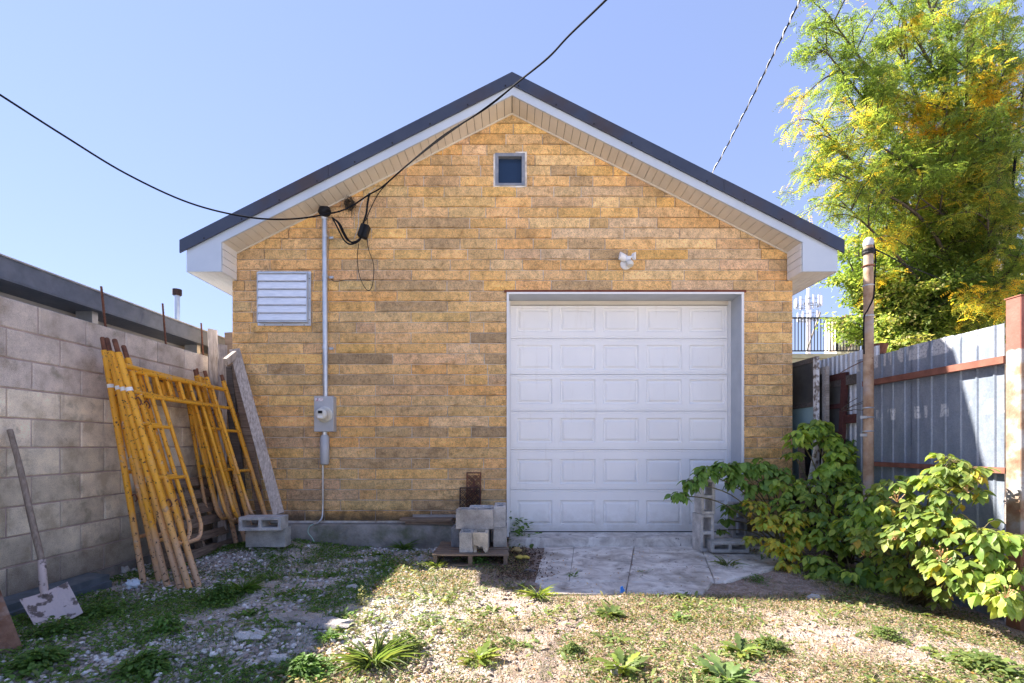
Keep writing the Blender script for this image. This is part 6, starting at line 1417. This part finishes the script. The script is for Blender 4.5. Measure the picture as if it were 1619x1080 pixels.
weed('sunlit grass tuft on the front edge of the patch beside the pallet', 690, 897, 40, 0.08, gs+gy2, 'grass')
weed('pale flowering stalk weed in the shaded gravel', 572, 958, 40, 0.016, [(0.45, 0.45, 0.2), (0.40, 0.42, 0.22)], 'bush', 0.14)

# gravel and ground cover: uncountable, one object each
def region(n, x0, x1, y0, y1): return rng.uniform(x0, x1, n), rng.uniform(y0, y1, n)
def onslab(x, y): return (x > 0.15) & (x < 2.45) & (y > 3.72) & (y < 5.6)
ico = []; ph = (1+5**.5)/2
for a, b in ((1, ph), (-1, ph), (1, -ph), (-1, -ph)): ico += [(0, a, b), (a, b, 0), (b, 0, a)]
ico = np.array(ico)/math.hypot(1, ph)
import bmesh as _b
bm = _b.new(); _b.ops.create_icosphere(bm, subdivisions=1, radius=1); tvi = np.array([v.co[:] for v in bm.verts]); tfi = np.array([[v.index for v in f.verts] for f in bm.faces]); bm.free()
tvi = tvi*(1+rng.uniform(-.25, .25, (len(tvi), 1)))
x, y = region(60000, -3.45, 3.4, 2.0, 5.5)
dn = fbm(x*1.5+4, y*1.5+1, 4); left = np.clip((0.2-x)/1.2, 0, 1)
keep = (rng.random(len(x)) < (0.16+0.80*left)*np.clip(0.55+dn*1.4, 0.05, 1)*np.clip(3.2/y, 0, 1)**0.3) & ~onslab(x, y)
x, y = x[keep][:26000], y[keep][:26000]; N = len(x)
s = 0.0035+0.011*rng.random(N)**2.6; lf_ = x < -0.4; s[lf_] *= 1.4
sc3 = np.stack([s*rng.uniform(.8, 1.5, N), s*rng.uniform(.7, 1.1, N), s*rng.uniform(.45, .8, N)], -1)
cL = col_mix(N, [(0.58, 0.54, 0.52), (0.70, 0.67, 0.65), (0.40, 0.36, 0.34), (0.72, 0.70, 0.68), (0.30, 0.25, 0.23), (0.50, 0.43, 0.37)], .2)
cR = col_mix(N, [(0.42, 0.33, 0.26), (0.34, 0.26, 0.20), (0.56, 0.47, 0.39), (0.22, 0.17, 0.12)], .2)
mk = (x+fbm(x*2, y*2)*.6) > -0.85; cL[mk] = cR[mk]
tag(scatter('gravel', tvi, tfi, np.stack([x, y, hfun(x, y)+s*.25], -1), rotm(rng.uniform(0, 6.28, N), rng.normal(0, .3, N), rng.normal(0, .3, N)), sc3, cL, M['pebble'], loc=(0, 3.5, 0)), 'loose pale gravel and small stones strewn over the yard', kind='stuff')
# fine creeping leaves
x, y = region(200000, -3.4, 3.35, 2.0, 5.45); dn = fbm(x*1.7+9, y*1.7+2, 4)
keep = (dn+rng.normal(0, .07, len(x)) > np.where(x < -0.6, 0.05, 0.02)) & ~onslab(x, y); x, y = x[keep][:80000], y[keep][:80000]; N = len(x)
tv, tf = quadleaf; cg = col_mix(N, gd, .25); cs = col_mix(N, [(0.11, 0.15, 0.05), (0.15, 0.18, 0.07), (0.33, 0.25, 0.17), (0.08, 0.11, 0.045), (0.12, 0.16, 0.055), (0.30, 0.19, 0.12), (0.36, 0.27, 0.20)], .2); mk = (x+fbm(x*2+5, y*2)*.3) > -1.1; cg[mk] = cs[mk]
tag(scatter('ground_cover', tv, tf, np.stack([x, y, hfun(x, y)+rng.uniform(.004, .026, N)], -1), rotm(rng.uniform(0, 6.28, N), rng.uniform(-.7, .5, N), rng.normal(0, .5, N)), rng.uniform(.009, .024, N)*np.where(x < -0.7, 1.25, 1.0), cg, M['leaf'], loc=(0, 3.5, 0)), 'thin creeping ground cover of small leaves over the yard', kind='stuff')
# low weeds in loose patches
cxs = rng.uniform(-3.2, 3.1, 170); cys = 2.0+3.2*rng.random(170)**1.1; X = []; Y = []
for a, b in zip(cxs, cys):
    m = int(rng.integers(15, 90)); r = rng.uniform(.05, .20); X.append(a+rng.normal(0, r, m)); Y.append(b+rng.normal(0, r*.6, m))
x = np.concatenate(X); y = np.concatenate(Y); keep = ~onslab(x, y) & (x > -3.35) & (x < 3.3) & (y < 5.4) & (y > 1.95); x, y = x[keep], y[keep]; N = len(x)
cg = col_mix(N, gd+[(0.14, 0.20, 0.06)], .25); cs = col_mix(N, [(0.13, 0.19, 0.055), (0.19, 0.24, 0.075), (0.10, 0.15, 0.05), (0.26, 0.26, 0.11)], .25); mk = x > -1.05; cg[mk] = cs[mk]
tag(scatter('low_weeds', lobed[0], lobed[1], np.stack([x, y, hfun(x, y)+.004], -1), rotm(rng.uniform(0, 6.28, N), rng.uniform(-1.1, -.05, N), rng.normal(0, .4, N)), rng.uniform(.025, .070, N), cg, M['leaf'], loc=(0, 3.5, 0)), 'loose patches of low jagged leaved weeds across the yard', kind='stuff')
# grass blades, straw
x, y = region(90000, -3.4, 3.35, 2.0, 5.45); dn = fbm(x*2.3+1, y*2.3+7, 4)
keep = (dn+rng.normal(0, .12, len(x)) > np.where(x < -0.6, 0.15, 0.0)) & ~onslab(x, y)
edge = (rng.random(len(x)) < .5) & (np.abs(y-3.70) < .07) & (x > 0.2) & (x < 2.2); keep = keep | edge
x, y = x[keep][:42000], y[keep][:42000]; N = len(x)
bv = [(0, -.03, 0), (0, .03, 0), (.35, .025, .0), (.35, -.025, .0), (.7, .015, -.08), (.7, -.015, -.08), (1, 0, -.3), (1, 0.002, -.3)]; bf = [(0, 1, 2, 3), (3, 2, 4, 5), (5, 4, 6, 7)]
cg = col_mix(N, gd+[(0.12, 0.18, 0.06)], .25); cs = col_mix(N, [(0.16, 0.19, 0.07), (0.32, 0.26, 0.15), (0.44, 0.36, 0.23), (0.12, 0.16, 0.055), (0.36, 0.27, 0.16)], .2); mk = x > -1.05; cg[mk] = cs[mk]
tag(scatter('short_grass', bv, bf, np.stack([x, y, hfun(x, y)], -1), rotm(rng.uniform(0, 6.28, N), rng.uniform(-1.4, -.15, N), rng.normal(0, .4, N)), rng.uniform(.018, .06, N), cg, M['grass'], loc=(0, 3.5, 0)), 'sparse short grass and dry straw over the yard', kind='stuff')
# fallen leaves and litter
x, y = region(1500, -3.3, 3.3, 2.0, 5.3); keep = rng.random(1500) < np.where(x > -.7, .9, .25); x, y = x[keep], y[keep]; N = len(x)
zz = np.where(onslab(x, y), 0.028, hfun(x, y)+.008)
tag(scatter('fallen_leaves', quadleaf[0], quadleaf[1], np.stack([x, y, zz], -1), rotm(rng.uniform(0, 6.28, N), rng.normal(0, .25, N), rng.normal(0, .3, N)), rng.uniform(.010, .026, N), col_mix(N, [(0.42, 0.18, 0.05), (0.35, 0.22, 0.09), (0.5, 0.34, 0.12), (0.22, 0.12, 0.06), (0.20, 0.13, 0.08)], .2), M['leaf'], loc=(0, 3.5, 0)), 'tiny orange and brown fallen leaves scattered on dirt and concrete', kind='stuff')
# dark mulch between pallet and apron
N = 1900; x = rng.normal(0.08, .15, N); y = rng.uniform(4.15, 5.35, N)
tag(scatter('dead_leaf_litter', quadleaf[0], quadleaf[1], np.stack([x, y, np.maximum(hfun(x, y), -0.02)+rng.uniform(.004, .03, N)], -1), rotm(rng.uniform(0, 6.28, N), rng.normal(0, .5, N), rng.normal(0, .5, N)), rng.uniform(.012, .035, N), col_mix(N, [(0.06, 0.04, 0.03), (0.12, 0.075, 0.05), (0.17, 0.11, 0.07), (0.09, 0.05, 0.04)], .3), M['pebble'], loc=(0, 4.7, 0)), 'dark dead leaf litter gathered between the pallet and the apron', kind='stuff')
# leftover uplights: none; smooth rendering settings only
bpy.context.view_layer.update()
